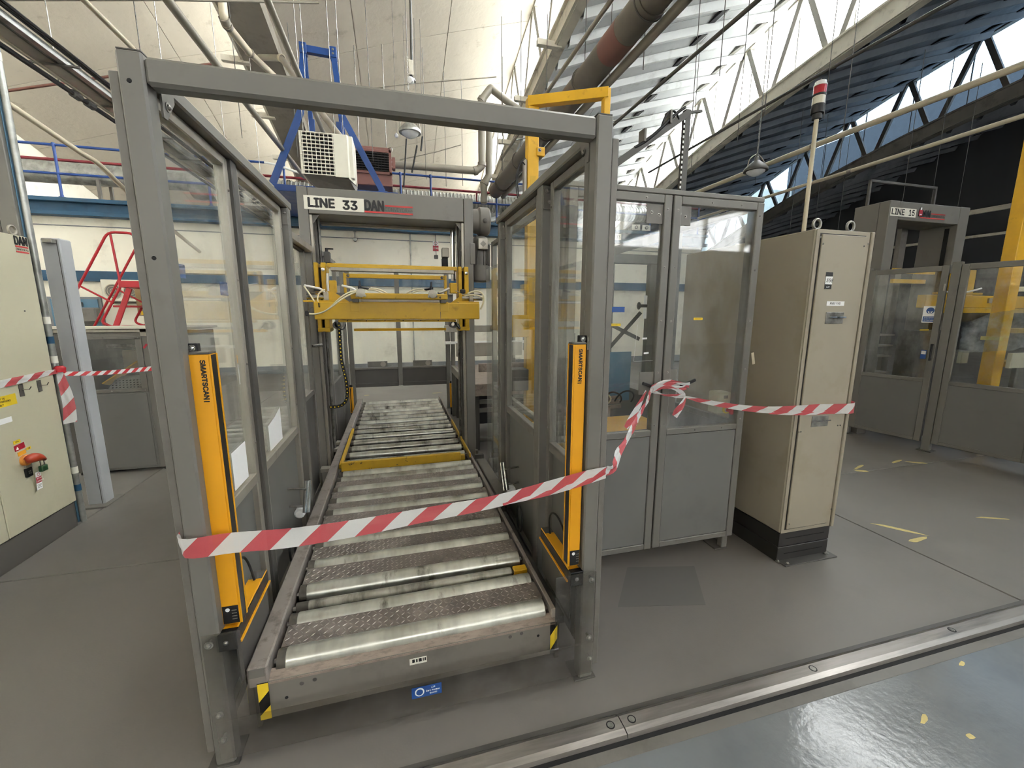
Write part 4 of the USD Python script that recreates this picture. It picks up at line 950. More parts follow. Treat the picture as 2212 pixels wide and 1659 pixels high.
for x, dx, dz in ((1.418, -.085, .028), (1.60, .088, .034)):
    h = MB().bar((x, EY - .045, 1.172), (x + dx, EY - .045, 1.172 + dz), .014, .018, b=.004).put(EN, 'door_handle', 'black')
    MB().cyl((x, EY - .045, 1.172), (x, EY, 1.172), .012, 12).put(h, 'handle_spindle', 'black')
for x0, z, w in ((1.135, 1.523, .075), (1.69, 1.555, .062)):
    l_ = plate(EN, 'yellow_label', 'sign_yellow', (x0, EY + .0145, z), (1, 0, 0), (0, 0, 1), w, .014)
    text(EN, 'GUARD DOOR', (x0 + .008, EY + .0132, z + .0045), (1, 0, 0), (0, 0, 1), .005, d=.0004)
bs = plate(EN, 'blue_label', 'sign_blue', (1.15, EY + .0145, 1.60), (1, 0, 0), (0, 0, 1), .08, .03)
for x0, z in ((1.368, 1.36), (1.352, 1.445)):
    plate(EN, 'tape_scrap', 'paper', (x0, EY + .0145, z), (1, .0, .06), (-.06, 0, 1), .032, .010)
MB().tube([(1.318, EY + .014, 1.53), (1.305, EY + .014, 1.32), (1.43, EY + .014, 1.32)], .0012, 4).put(EN, 'pane_scratch', 'white_ink')
plate(EN, 'paper_scrap', 'pipe_cream', (2.118, EY - .0, 1.35), (.25, 0, -.97), (.97, 0, .25), .075, .02)
# emergency stop box behind the right pane
ES = thing('emergency_stop', 'small cream emergency stop box with a red mushroom button behind the right enclosure pane', 'emergency stop', (2.05, 2.24, .98))
MB().box(1.99, 2.215, .945, 2.088, 2.31, 1.085, .006).put(ES, 'box', 'cabinet_cream')
MB().lathe((2.052, 2.215, .972), (0, -1, 0), [(0, .026), (.012, .026), (.013, .018)], 18).put(ES, 'collar', 'sign_yellow', smooth=35)
MB().lathe((2.052, 2.203, .972), (.35, -1, -.1), [(0, .011), (.025, .011), (.027, .022), (.038, .023), (.046, .016), (.049, .001)], 18).put(ES, 'button', 'red_paint', smooth=35)
MB().box(2.03, 2.211, 1.045, 2.06, 2.215, 1.065, 0).put(ES, 'name_plate', 'grey_side')
MB().box(2.086, 2.23, 1.0, 2.094, 2.29, 1.05, 0).put(ES, 'bracket', 'grey_side')
# machinery inside: yellow bed, pump block with hoses, cylinders, inner frame
MB().box(1.0, 2.93, .0, 1.66, 3.12, .70, .004).put(thing('valve_stand', 'dark stand carrying the pneumatic valve unit behind the yellow bed', 'stand', (1.33, 3.0, 0)), 'box', 'grey_dark')
YB = thing('yellow_bed', 'flat yellow machine bed inside the enclosure behind the left door', 'machine base', (1.25, 2.9, 0))
MB().box(.92, 2.42, .74, 1.86, 2.92, .78, .006).put(YB, 'bed_plate', 'jib_yellow')
for x, y in ((.95, 2.5), (1.78, 2.5), (.95, 2.84), (1.78, 2.84)):
    MB().box(x, y, 0, x + .06, y + .06, .74, .004).put(YB, 'bed_leg', 'machine_yellow')
PB = thing('pneumatic_unit', 'dirty pneumatic valve unit with tangled hoses on the yellow bed', 'valve unit', (1.35, 3.0, .78))
MB().box(1.02, 2.95, .70, 1.62, 3.10, .86, .006).put(PB, 'manifold', 'lip_steel')
MB().box(1.08, 2.92, .86, 1.30, 3.08, .98, .008).put(PB, 'valve_block', 'rubber')
MB().box(1.32, 2.9, .80, 1.42, 3.05, .92, .006).put(PB, 'regulator', 'pipe_cream')
for z in (.845, .885, .92):
    MB().cyl((1.42, 2.96, z), (1.72, 2.98, z), .016, 12).put(PB, 'cylinder', 'lip_steel', smooth=35)
MB().lathe((1.15, 2.93, .835), (0, -1, 0), [(0, .03), (.03, .03), (.034, .02), (.035, .001)], 16).put(PB, 'gauge', 'pipe_cream')
rg2 = np.random.default_rng(3)
for k in range(9):
    a, b = np.array([1.0 + .08 * k, 2.93, .9]), np.array([1.02 + .07 * k + rg2.uniform(.1, .25), 2.96, .88])
    MB().tube(bez(a, a + [rg2.uniform(-.1, .1), -.05, rg2.uniform(.06, .18)], b + [rg2.uniform(-.1, .1), -.03, rg2.uniform(.05, .16)], b, n=12), .007, 6).put(PB, 'hose', 'hose_cream' if k % 3 == 0 else 'cable_black', smooth=True)
IF = thing('inner_frame', 'dark grey inner door frame standing inside the enclosure behind the left pane', 'machine guard', (1.5, 3.9, 0))
MB().box(1.30, 3.50, 1.92, 1.83, 3.55, 1.99, .004).put(IF, 'head_rail', 'grey_paint')
MB().box(1.76, 3.50, .1, 1.83, 3.55, 1.92, .004).put(IF, 'jamb', 'grey_paint')
MB().box(1.42, 3.7, 0, 1.53, 3.8, 1.9, .006).put(IF, 'dark_post', 'grey_dark')
MB().bar((1.55, 3.72, 1.25), (1.76, 3.6, 1.55), .02, .03).put(IF, 'brace', 'grey_dark')
MB().bar((1.55, 3.72, 1.45), (1.76, 3.6, 1.33), .02, .03).put(IF, 'brace', 'grey_dark')
plate(IF, 'notice', 'pipe_cream', (1.60, 3.69, 1.06), (1, 0, 0), (0, 0, 1), .14, .10)
MB().box(1.54, 3.68, .80, 1.74, 3.69, 1.22, 0).put(IF, 'grey_sheet', 'blue_door')
MB().lathe((1.74, 3.49, 1.60), (-1, 0, 0), [(0, .012), (.06, .012), (.07, .03), (.075, .001)], 12).put(IF, 'frame_handle', 'black')
plate(IF, 'white_tag', 'paper', (1.715, 3.495, 1.50), (1, 0, 0), (0, 0, 1), .03, .18)
UsdGeom.Xformable(IF.prim).GetOrderedXformOps()[0].Set(Gf.Vec3d(1.66, 3.37, .05))
DB = thing('diagonal_beam', 'grey inclined conveyor beam crossing behind the enclosure panes', 'beam', (1.2, 3.3, 2.0))
MB().bar((1.40, 2.86, 2.0), (2.04, 2.86, 2.19), .05, .06).put(DB, 'beam', 'grey_side')
PCH = thing('perforated_panel', 'upright grey sheet panel leaning inside the enclosure behind the right pane', 'panel', (1.75, 2.5, 0))
MB().box(1.60, 2.40, .70, 1.77, 2.415, 1.13, .012).put(PCH, 'sheet', 'grey_paint')
MB().box(1.62, 2.415, 0, 1.66, 2.44, 1.0, .003).put(PCH, 'stand', 'grey_dark')

# yellow hoist frame standing behind the enclosure
JB = thing('hoist', 'tall yellow steel hoist frame with an overhead arm rising behind the glazed enclosure', 'hoist', (1.3, 4.15, 0))
MB().box(1.265, 4.12, 0, 1.375, 4.22, 3.60, .006).put(JB, 'mast', 'jib_yellow')
a, b = np.array([1.28, 4.16, 3.56]), np.array([1.93, 3.81, 3.56])
MB().bar(a, b, .08, .085).put(JB, 'arm', 'jib_yellow')
MB().box(1.885, 3.79, 2.3, 1.945, 3.86, 3.60, .004).put(JB, 'front_post', 'jib_yellow')
MB().box(1.35, 4.1, 3.08, 1.43, 4.14, 3.16, .004).put(JB, 'mast_bracket', 'jib_yellow')
mb = MB(); bolt(mb, (1.375, 4.1, 3.13), (0, -1, 0), .012, .01); mb.put(JB, 'bracket_bolt', 'steel')
MB().box(1.235, 4.14, 2.45, 1.262, 4.2, 3.05, .003).put(JB, 'rope_guard', 'alu')
MB().tube(bez((1.24, 4.14, 3.0), (1.15, 4.1, 3.1), (1.12, 4.1, 2.7), (1.22, 4.12, 2.62)), .007, 6).tube(bez((1.24, 4.12, 3.05), (1.13, 4.1, 3.0), (1.10, 4.1, 2.75), (1.22, 4.12, 2.55)), .006, 6).put(JB, 'cables', 'cable_black', smooth=True, kind='stuff')
MB().box(1.29, 4.118, 1.55, 1.345, 4.12, 2.9, 0).put(JB, 'mast_slot', 'machine_yellow')
for z in (.8, 1.35):
    MB().box(1.05, 4.05, z, 1.27, 4.25, z + .22, .006).put(JB, 'carriage_box', 'machine_yellow' if z > 1 else 'grey_dark')

# ================================================================ BEIGE CONTROL CABINET with signal tower
CB = thing('control_cabinet', 'tall beige control cabinet on a black plinth right of the glazed enclosure', 'control cabinet', (2.52, 2.4, 0))
CXa, CXb, CYa, CYb = 2.30, 2.735, 1.935, 3.05
MB().box(CXa, CYa + .004, .205, CXb - .028, CYb, 2.068, .006).put(CB, 'body', 'cabinet_beige')
MB().box(CXb - .025, CYa - .012, .20, CXb, CYb, 2.068, .004).put(CB, 'side_door', 'cabinet_beige')
MB().box(CXa + .004, CYa - .004, .205, CXb - .03, CYa + .002, 2.066, .002).put(CB, 'front_frame', 'cabinet_beige')
dr = MB().box(CXa + .035, CYa - .014, .235, CXb - .068, CYa - .004, 2.038, .003).put(CB, 'front_panel', 'cabinet_beige')
MB().box(CXa + .028, CYa - .0048, .228, CXb - .061, CYa - .0035, 2.045, 0).put(CB, 'panel_gasket', 'plinth_black')
for x, z in ((2.345, 1.985), (2.655, 1.985), (2.335, .88), (2.352, .88), (2.645, .90), (2.665, .90), (2.32, 2.02), (2.685, 2.0), (2.35, .27), (2.69, .33)):
    mb = MB(); bolt(mb, (x, CYa - .014, z), (0, -1, 0), .004, .004); mb.put(CB, 'panel_screw', 'steel')
for x0, z0, w in ((2.43, 1.535, .135), (2.425, .905, .13)):
    h = MB().box(x0, CYa - .018, z0, x0 + w, CYa - .014, z0 + .068, .001).put(CB, 'handle_plate', 'steel')
    for q in (.02, w - .045):
        MB().cyl((x0 + q, CYa - .028, z0 + .038), (x0 + q + .05, CYa - .028, z0 + .038), .004, 8).cyl((x0 + q + .01, CYa - .028, z0 + .038), (x0 + q + .01, CYa - .018, z0 + .038), .003, 6).put(h, 'tee_key', 'chrome')
l_ = plate(CB, 'lot_sticker', 'black', (2.392, CYa - .0145, 1.735), (1, 0, 0), (0, 0, 1), .052, .095)
plate(CB, 'lot_sticker_field', 'paper', (2.392, CYa - .0158, 1.762), (1, 0, 0), (0, 0, 1), .052, .044)
text(CB, '558', (2.396, CYa - .0172, 1.774), (1, 0, 0), (0, 0, 1), .02, shear=.15, d=.0005)
text(CB, 'LOT', (2.406, CYa - .0158, 1.742), (1, 0, 0), (0, 0, 1), .009, m='white_ink', d=.0005)
plate(CB, 'name_strip', 'paper', (2.425, CYa - .0145, 1.640), (1, 0, 0), (0, 0, 1), .135, .026)
text(CB, 'KNEE PAD', (2.448, CYa - .0158, 1.6465), (1, 0, 0), (0, 0, 1), .0135, sx=.92, d=.0005)
pl_ = MB().box(CXa + .006, CYa + .006, .105, CXb - .008, CYb - .01, .20, .003).put(CB, 'plinth', 'plinth_black')
MB().box(CXa + .006, CYa + .006, .0, CXb - .008, CYb - .01, .10, .003).put(CB, 'plinth', 'plinth_black')
MB().box(CXa + .06, CYa + .004, .05, CXb - .055, CYa + .006, .054, 0).box(CXa + .06, CYa + .004, .155, CXb - .055, CYa + .006, .159, 0).put(CB, 'plinth_groove', 'void', kind='stuff')
ft = MB().box(CXa + .015, CYa - .055, 0, CXb + .01, CYa + .02, .008, .002).put(CB, 'anchor_plate', 'grey_dark')
for x, y in ((CXa + .05, CYa - .035), (CXa + .01, CYa - .0), (CXb - .04, CYa - .01), (CXb - .03, CYa - .01)):
    mb = MB(); bolt(mb, (x, y, .008), (0, 0, 1), .009, .009, 6); mb.put(ft, 'anchor_bolt', 'steel')
for x, y in ((2.40, 2.02), (2.66, 2.02), (2.66, 2.9)):
    a = np.linspace(0, 2 * np.pi, 21)[:-1]
    h = MB().tube(np.stack([x + .028 * np.cos(a), 0 * a + y, 2.112 + .028 * np.sin(a)], 1), .0075, 8, True).put(CB, 'lifting_eye', 'steel', smooth=True)
    MB().cyl((x, y, 2.066), (x, y, 2.082), .016, 12).put(h, 'eye_collar', 'steel')
ST = thing('signal_tower', 'red and white signal lamp stack on a thin pole on top of the beige cabinet', 'signal lamp', (2.56, 2.28, 2.07))
sx_, sy_ = 2.57, 2.25
MB().lathe((sx_, sy_, 2.068), (0, 0, 1), [(0, .035), (.006, .035), (.008, .02), (.04, .018)], 16).put(ST, 'pole_foot', 'grey_side')
MB().cyl((sx_, sy_, 2.07), (sx_, sy_, 2.80), .0125, 14).put(ST, 'pole', 'pipe_cream', smooth=35)
MB().lathe((sx_, sy_, 2.785), (0, 0, 1), [(0, .014), (.002, .026), (.03, .026), (.034, .036), (.07, .036), (.072, .033), (.085, .033)], 22).put(ST, 'base', 'rubber', smooth=35)
MB().lathe((sx_, sy_, 2.87), (0, 0, 1), [(0, .034), (.045, .034), (.046, .02)], 22).put(ST, 'white_lens', 'lens_white', smooth=35)
MB().lathe((sx_, sy_, 2.915), (0, 0, 1), [(0, .036), (.012, .036), (.013, .02)], 22).put(ST, 'ring', 'rubber', smooth=35)
MB().lathe((sx_, sy_, 2.928), (0, 0, 1), [(0, .034), (.045, .034), (.046, .02)], 22).put(ST, 'red_lens', 'lens_red', smooth=35)
MB().lathe((sx_, sy_, 2.973), (0, 0, 1), [(0, .036), (.008, .036), (.01, .03), (.026, .03), (.03, .02), (.031, .001)], 22).put(ST, 'cap', 'lens', smooth=35)
MB().lathe((sx_ - .01, sy_ - .01, 3.003), (0, 0, 1), [(0, .005), (.006, .004), (.008, .0001)], 8).put(ST, 'cap_screw', 'steel')

# ================================================================ CREAM CABINET at the left edge
LC = thing('switch_cabinet', 'cream switchgear cabinet with rotary isolator at the left edge of the photo', 'control cabinet', (-2.7, 3.2, 0))
FX = -2.4
MB().box(-2.95, 2.2, .19, FX - .02, 3.70, 2.095, .006).put(LC, 'body', 'cabinet_cream')
for y0, y1 in ((2.205, 3.128), (3.134, 3.697)):
    MB().box(FX - .02, y0, .195, FX, y1, 2.09, .004).put(LC, 'door', 'cabinet_cream')
MB().box(-2.93, 2.2, 0, FX - .012, 3.685, .188, .003).put(LC, 'plinth', 'plinth_grey')
dan_logo(LC, (FX + .001, 3.585, 2.008), (0, 1, 0), (0, 0, 1), .055, .098, True)
Xd, Yd = (0, 1, 0), (0, 0, 1)
wl = plate(LC, 'warning_label', 'sign_yellow', (FX, 3.13, 1.005), (0, 1, .03), (0, -.03, 1), .24, .068)
for s_, y, z in (('ACCESS TO', 3.20, 1.055), ('AUTHORISED PERSONS', 3.145, 1.037), ('ONLY', 3.23, 1.017)):
    text(LC, s_, (FX + .0012, y, z), Xd, Yd, .0115, bold=True, d=.0004)
plate(LC, 'white_label', 'paper', (FX, 3.20, .905), (0, 1, .03), (0, -.03, 1), .11, .034)
plate(LC, 'yellow_label', 'sign_yellow', (FX, 3.285, .760), (0, 1, .06), (0, -.06, 1), .052, .022)
text(LC, 'LINE', (FX + .0012, 3.298, .768), Xd, Yd, .008, d=.0004)
plate(LC, 'danger_label', 'sign_red', (FX, 3.285, .712), (0, 1, .1), (0, -.1, 1), .078, .038)
MB().poly([(0, 0), (.022, 0), (.011, .02)], (FX + .0013, 3.293, .721), Xd, Yd, .0004).put(LC, 'danger_triangle', 'white_ink')
plate(LC, 'orange_label', 'sign_orange', (FX, 3.30, .676), (0, 1, .08), (0, -.08, 1), .062, .026)
plate(LC, 'on_label', 'sign_yellow', (FX, 3.368, .695), (0, 1, .1), (0, -.1, 1), .036, .018)
text(LC, 'ON', (FX + .0013, 3.376, .701), Xd, Yd, .009, bold=True, d=.0004)
for y, z in ((3.40, 1.05), (3.545, 1.055)):
    h = MB().box(FX, y, z, FX + .003, y + .034, z + .078, .001).put(LC, 'hook_plate', 'grey_dark')
    MB().tube([(FX + .003, y + .02, z + .042), (FX + .035, y + .03, z + .042), (FX + .045, y + .032, z + .06)], .003, 6).put(h, 'hook', 'chrome')
hd = MB().lathe((FX, 3.335, .64), (1, 0, 0), [(0, .036), (.018, .036), (.024, .03), (.025, .001)], 20).put(LC, 'isolator_boss', 'handle_orange', smooth=35)
MB().tube(bez((FX + .032, 3.30, .645), (FX + .055, 3.33, .66), (FX + .06, 3.37, .65), (FX + .045, 3.425, .612), n=10), [.018, .026, .03, .031, .03, .028, .024, .02, .016, .012], 10).put(LC, 'isolator_handle', 'handle_red', smooth=True)
MB().box(FX, 3.325, .565, FX + .01, 3.375, .625, .002).put(LC, 'hasp', 'alu')
MB().box(FX, 3.315, .525, FX + .014, 3.365, .585, .003).put(LC, 'lock_socket', 'black')
text(LC, 'II', (FX + .0145, 3.328, .545), Xd, Yd, .02, m='alu', d=.0005)
MB().cyl((FX, 3.56, 1.60), (FX + .004, 3.56, 1.60), .005, 8).put(LC, 'grommet', 'grey_dark')
a = np.linspace(0, 2 * np.pi, 19)[:-1]
MB().tube(np.stack([0 * a - 2.43, 3.63 + .03 * np.cos(a), 2.125 + .028 * np.sin(a)], 1), .007, 8, True).put(LC, 'lifting_eye', 'alu', smooth=True)
PK = thing('padlock', 'green padlock hanging from the red isolator handle of the cream cabinet', 'padlock', (FX + .045, 3.41, .56))
MB().box(FX + .028, 3.385, .535, FX + .05, 3.435, .575, .003).put(PK, 'lock_body', 'lock_green')
MB().tube([(FX + .039, 3.395, .57), (FX + .039, 3.395, .605), *bez((FX + .039, 3.395, .605), (FX + .039, 3.397, .625), (FX + .039, 3.423, .625), (FX + .039, 3.425, .605), n=7)[1:-1], (FX + .039, 3.425, .605), (FX + .039, 3.425, .57)], .0035, 7).put(PK, 'shackle', 'steel', smooth=True)
LT = thing('lockout_tag', 'white and red lock-out tag hanging below the green padlock', 'tag', (FX + .03, 3.37, .47))
MB().poly([(0, 0), (.045, 0), (.052, .12), (.01, .12)], (FX + .022, 3.355, .42), (0, 1, 0), (0, 0, 1), .001).put(LT, 'card', 'paper')
MB().poly([(.003, .045), (.0475, .045), (.050, .085), (.006, .085)], (FX + .0235, 3.355, .42), (0, 1, 0), (0, 0, 1), .0005).put(LT, 'red_panel', 'sign_red')
text(LT, 'DO NOT', (FX + .0243, 3.366, .491), Xd, Yd, .009, m='white_ink', d=.0003); text(LT, 'OPERATE', (FX + .0243, 3.363, .472), Xd, Yd, .009, m='white_ink', d=.0003)
MB().lathe((FX + .0235, 3.386, .521), (1, 0, 0), [(0, .011), (.0004, .011), (.0004, .0085)], 14).put(LT, 'prohibition_ring', 'sign_red')
for z in (.432, .442, .45):
    MB().box(FX + .0231, 3.363, z, FX + .0236, 3.395, z + .003, 0).put(LT, 'print_line', 'grey_side')
# uprights behind the cream cabinet
UP = thing('cable_riser', 'bundle of grey upright cable trunking rising from behind the cream cabinet', 'cable trunking', (-2.5, 3.72, 0))
MB().box(-2.60, 3.74, 0, -2.56, 3.78, 4.6, .003).put(UP, 'slotted_channel', 'grey_side')
for z in np.arange(2.2, 4.4, .09):
    MB().box(-2.588, 3.7385, z, -2.572, 3.74, z + .045, 0).put(UP, 'channel_slot', 'void')
MB().box(-2.545, 3.72, 0, -2.45, 3.80, 4.6, .004).put(UP, 'trunking', 'grey_paint')
MB().box(-2.449, 3.745, 0, -2.443, 3.775, 4.6, .001).put(UP, 'trunking_lid', 'blue_door')
MB().cyl((-2.42, 3.76, 0), (-2.42, 3.76, 4.6), .019, 12).put(UP, 'conduit', 'duct_steel', smooth=35)
for z in np.arange(.25, 4.5, .14):
    MB().cyl((-2.42, 3.76, z), (-2.42, 3.76, z + .05), .0205, 12).put(UP, 'band_mark', 'blue_fascia' if int(z * 7) % 2 else 'sign_white', smooth=35) if (z < .5 or 1.2 < z < 1.6 or z > 3.1) else None
GPo = thing('grey_post', 'light grey square steel post standing behind the cream cabinet', 'post', (-2.45, 4.1, 0))
MB().box(-2.56, 4.05, 0, -2.44, 4.17, 2.14, .008).put(GPo, 'column', 'light_grey')
MB().box(-2.462, 4.048, 0, -2.458, 4.05, 2.13, 0).put(GPo, 'seam', 'grey_dark')
MB().box(-2.52, 4.0, 2.10, -2.46, 4.05, 2.13, .003).put(GPo, 'clip', 'steel')
MB().box(-2.62, 3.98, 0, -2.40, 4.24, .012, .003).put(GPo, 'foot_plate', 'grey_side')

# ================================================================ GREY MACHINE BOX left of the cage
BX = thing('machine_box', 'low grey machine housing with a small window left of the guard cage', 'machine housing', (-2.65, 5.3, 0))
BY = 4.85
MB().box(-3.05, BY + .03, .05, -2.33, 6.2, 1.40, .006).put(BX, 'shell_side', 'grey_panel') if False else None
for x0, x1, nm, m in ((-3.10, -3.02, 'corner_post', 'grey_dark'), (-2.42, -2.33, 'corner_post', 'grey_paint')):
    MB().box(x0, BY, .03, x1, BY + .08, 1.40, .006).put(BX, nm, m)
MB().box(-2.335, BY + .02, .05, -2.30, 6.2, 1.38, .004).put(BX, 'side_panel', 'grey_side')
MB().box(-3.08, BY + .08, .05, -3.06, 6.2, 1.40, .004).put(BX, 'side_panel', 'grey_dark')
MB().box(-3.02, BY + .005, 1.355, -2.42, BY + .06, 1.40, .004).put(BX, 'top_rail', 'grey_paint')
MB().box(-3.02, BY + .008, .03, -2.42, BY + .02, .83, .002).put(BX, 'lower_sheet', 'grey_panel')
MB().box(-3.0, BY + .002, .055, -2.44, BY + .008, .80, .003).put(BX, 'raised_panel', 'grey_panel')
MB().box(-3.02, BY, .815, -2.42, BY + .03, .85, .003).put(BX, 'window_rail', 'grey_paint')
MB().box(-3.02, BY, 1.335, -2.42, BY + .03, 1.365, .003).put(BX, 'window_rail', 'grey_paint')
for x in (-3.02, -2.475):
    MB().box(x, BY, .83, x + .055, BY + .03, 1.35, .003).put(BX, 'window_stile', 'grey_paint')
MB().box(-2.97, BY + .012, .84, -2.47, BY + .016, 1.345, 0).put(BX, 'pane', 'clear')
for x in (-2.995, -2.72, -2.445):
    for z in (.832, 1.35):
        mb = MB(); bolt(mb, (x, BY, z), (0, -1, 0), .005, .004); mb.put(BX, 'window_screw', 'steel')
MB().box(-3.14, BY - .01, 1.40, -2.25, 6.2, 1.43, .004).put(BX, 'top_track', 'alu')
MB().box(-3.14, BY - .02, 1.432, -2.25, BY + .05, 1.462, .004).put(BX, 'top_track', 'heater_white')
MB().box(-2.42, BY - .01, 1.36, -2.25, BY + .1, 1.43, .004).put(BX, 'end_bracket', 'alu')
MB().box(-2.295, BY + .0, .07, -2.268, BY + .05, 1.36, .003).put(BX, 'edge_channel', 'alu')
plate(BX, 'tape_scrap', 'sign_red', (-2.40, BY - .0, 1.24), (.6, 0, .8), (-.8, 0, .6), .05, .018)
# contents seen through its window
MB().box(-2.98, 5.9, .5, -2.35, 5.95, 1.38, 0).put(BX, 'back_sheet', 'lip_steel')
MB().bar((-2.93, 5.15, .86), (-2.50, 5.35, 1.2), .22, .012, upv=(-.6, 0, .8)).put(BX, 'yellow_chute', 'jib_yellow')
pf = MB().obox((-2.62, 5.15, .86), (.5, .28, .012), trimesh.transformations.euler_matrix(.5, 0, .05)[:3, :3]).put(BX, 'perforated_tray', 'duct_steel')
R_ = trimesh.transformations.euler_matrix(.5, 0, .05)[:3, :3]
for i in range(16):
    for j in range(5):
        p = np.array([-2.62, 5.15, .86]) + R_ @ np.array([-.23 + i * .03 + (j % 2) * .015, -.11 + j * .04, .0065])
        MB().cyl(p - R_ @ [0, 0, .002], p + R_ @ [0, 0, .001], .008, 6).put(pf, 'perforation', 'void')
for x in (-2.66, -2.52):
    MB().lathe((x, 5.3, 1.25), (1, 0, 0), [(0, .02), (0, .06), (.09, .06), (.1, .05), (.1, .02)], 18).put(BX, 'end_roller', 'steel', smooth=35)
MB().cyl((-2.95, 5.3, 1.24), (-2.4, 5.3, 1.24), .02, 10).put(BX, 'roller_shaft', 'steel')
MB().box(-2.94, 5.5, .95, -2.70, 5.54, 1.18, .02).put(BX, 'wrapped_bundle', 'pipe_cream')
MB().bar((-2.65, 5.4, .98), (-2.42, 5.4, 1.15), .05, .02).put(BX, 'brown_guide', 'heater_maroon')
for x in (-3.08, -2.38):
    for y in (4.9, 6.1):
        MB().cyl((x, y, 0), (x, y, .05), .025, 10).put(BX, 'foot', 'black')

# ================================================================ LINE 15 on the right
FA, FD = np.array([5.77, 4.02, 0]), unit([.18, -.984, 0]); FN = np.array([-FD[1] * -1, FD[0] * -1, 0]) * 1.0
FE = np.array([.984, .18, 0])                                   # away from the aisle, behind the fence
def fpt(s, z, d=0.0): return FA + FD * s + FE * d + np.array([0, 0, z])
RF = np.stack([FD, FE, np.array([0, 0, 1.0])], 1)
F15 = thing('fence_enclosure', 'long grey half-glazed machine fence at the right edge below the LINE 15 gantry', 'machine guard', FA)
def fbox(s0, s1, z0, z1, d0, d1, name, m, parent=None, b=.004):
    return MB().obox(fpt((s0 + s1) / 2, (z0 + z1) / 2, (d0 + d1) / 2), (s1 - s0, d1 - d0, z1 - z0), RF, b).put(parent or F15, name, m)
for k, (s0, s1) in enumerate(((-.03, .70), (.80, 1.55), (1.60, 2.5))):
    for a in (s0, s1 - .06):
        fbox(a, a + .06, .10, 2.12, 0, .04, 'stile', 'grey_paint')
    fbox(s0 + .06, s1 - .06, 2.06, 2.12, 0, .04, 'top_rail', 'grey_paint')
    fbox(s0 + .06, s1 - .06, .80, .845, 0, .04, 'mid_rail', 'grey_paint')
    fbox(s0 + .06, s1 - .06, .10, .14, 0, .04, 'bottom_rail', 'grey_paint')
    fbox(s0 + .05, s1 - .05, .13, .81, .010, .016, 'lower_sheet', 'grey_panel', b=0)
    fbox(s0 + .05, s1 - .05, .84, 2.07, .018, .023, 'pane', 'clear_hazy', b=0)
for s in (-.10, .72, 2.55):
    fbox(s, s + .075, 0, 2.15, .0, .07, 'post', 'grey_paint')
    fbox(s - .03, s + .105, 0, .012, -.03, .1, 'foot_plate', 'grey_dark', b=.002)
fbox(.67, .685, 1.06, 1.25, -.045, -.02, 'door_handle', 'black')
for z in (1.07, 1.235):
    fbox(.672, .683, z, z + .012, -.03, 0, 'handle_stem', 'black', b=.002)
for s in (.66, 1.4):
    fbox(s + .02, s + .035, 1.84, 1.92, -.01, .0, 'hinge', 'alu', b=.002)
Xs, Ys = FD, np.array([0, 0, 1.0])
def fplate(name, m, s, z, w, h, d=-.0012, t=.0012): return plate(F15, name, m, fpt(s, z, .014 + d + t), Xs, Ys, w, h, t)
fplate('mask_sign', 'paper', .535, 1.49, .125, .185)
MB().lathe(fpt(.598, 1.625, .013), -FE, [(0, .036), (.0006, .036), (.0007, .0001)], 24).put(F15, 'sign_disc', 'sign_blue')
MB().poly([(-.022, .004), (.022, .004), (.015, -.016), (0, -.023), (-.015, -.016)], fpt(.598, 1.615, .0118), FD, (0, 0, 1), .0006).put(F15, 'mask_symbol', 'white_ink')
MB().poly([(-.014, .002), (.014, .002), (.009, -.010), (0, -.015), (-.009, -.010)], fpt(.598, 1.615, .0108), FD, (0, 0, 1), .0006).put(F15, 'mask_symbol', 'sign_blue')
fplate('sign_panel', 'sign_blue', .543, 1.50, .11, .06, -.003)
for k, s_ in enumerate(('DUST MASKS', 'MUST BE WORN', 'IN THIS AREA')):
    text(F15, s_, fpt(.552, 1.543 - k * .016, .0105), Xs, Ys, .0095, m='white_ink', d=.0004)
fplate('small_notice', 'sign_blue', .575, 1.07, .05, .105)
fplate('small_notice_field', 'paper', .58, 1.125, .04, .04, -.003)
# gantry
G15 = thing('palletiser_gantry', 'grey steel lifting gantry in the dark bay at right marked LINE 15', 'gantry', (6.55, 4.2, 0))
for x0, x1 in ((5.86, 6.02), (7.10, 7.28)):
    h = MB().box(x0, 4.0, 0, x1, 4.42, 2.955, .005).put(G15, 'column', 'grey_paint')
MB().box(7.09, 4.08, .2, 7.10, 4.13, 2.7, .002).put(G15, 'guide_rail', 'void')
MB().box(6.7, 4.38, 0, 6.82, 4.44, 2.75, .004).put(G15, 'inner_post', 'grey_side')
MB().box(6.02, 4.003, 2.735, 7.10, 4.42, 2.953, .005).put(G15, 'header', 'grey_paint')
MB().box(5.858, 4.12, .1, 5.86, 4.125, 2.95, 0).put(G15, 'column_seam', 'grey_dark')
plate(G15, 'line_sign', 'sign_white', (5.875, 3.9985, 2.775), (1, 0, 0), (0, 0, 1), .435, .10, label='white sign reading LINE 15')
text(G15, 'LINE', (5.895, 3.9968, 2.793), (1, 0, 0), (0, 0, 1), .068, bold=True, w=.215)
text(G15, '15', (6.185, 3.9968, 2.793), (1, 0, 0), (0, 0, 1), .068, bold=True, w=.10)
dan_logo(G15, (6.39, 3.998, 2.775), (1, 0, 0), (0, 0, 1), .075, .44)
plate(G15, 'red_tag', 'sign_red', (6.36, 3.9975, 2.80), (1, 0, 0), (0, 0, 1), .06, .07)
plate(G15, 'white_tag', 'paper', (6.375, 3.996, 2.87), (1, 0, 0), (0, 0, 1), .025, .03)
plate(G15, 'white_tag', 'paper', (6.372, 3.996, 2.812), (1, 0, 0), (0, 0, 1), .035, .010)
MB().cyl((7.28, 4.1, 2.7), (7.33, 4.1, 2.7), .02, 10).put(G15, 'limit_lamp', 'sign_white')
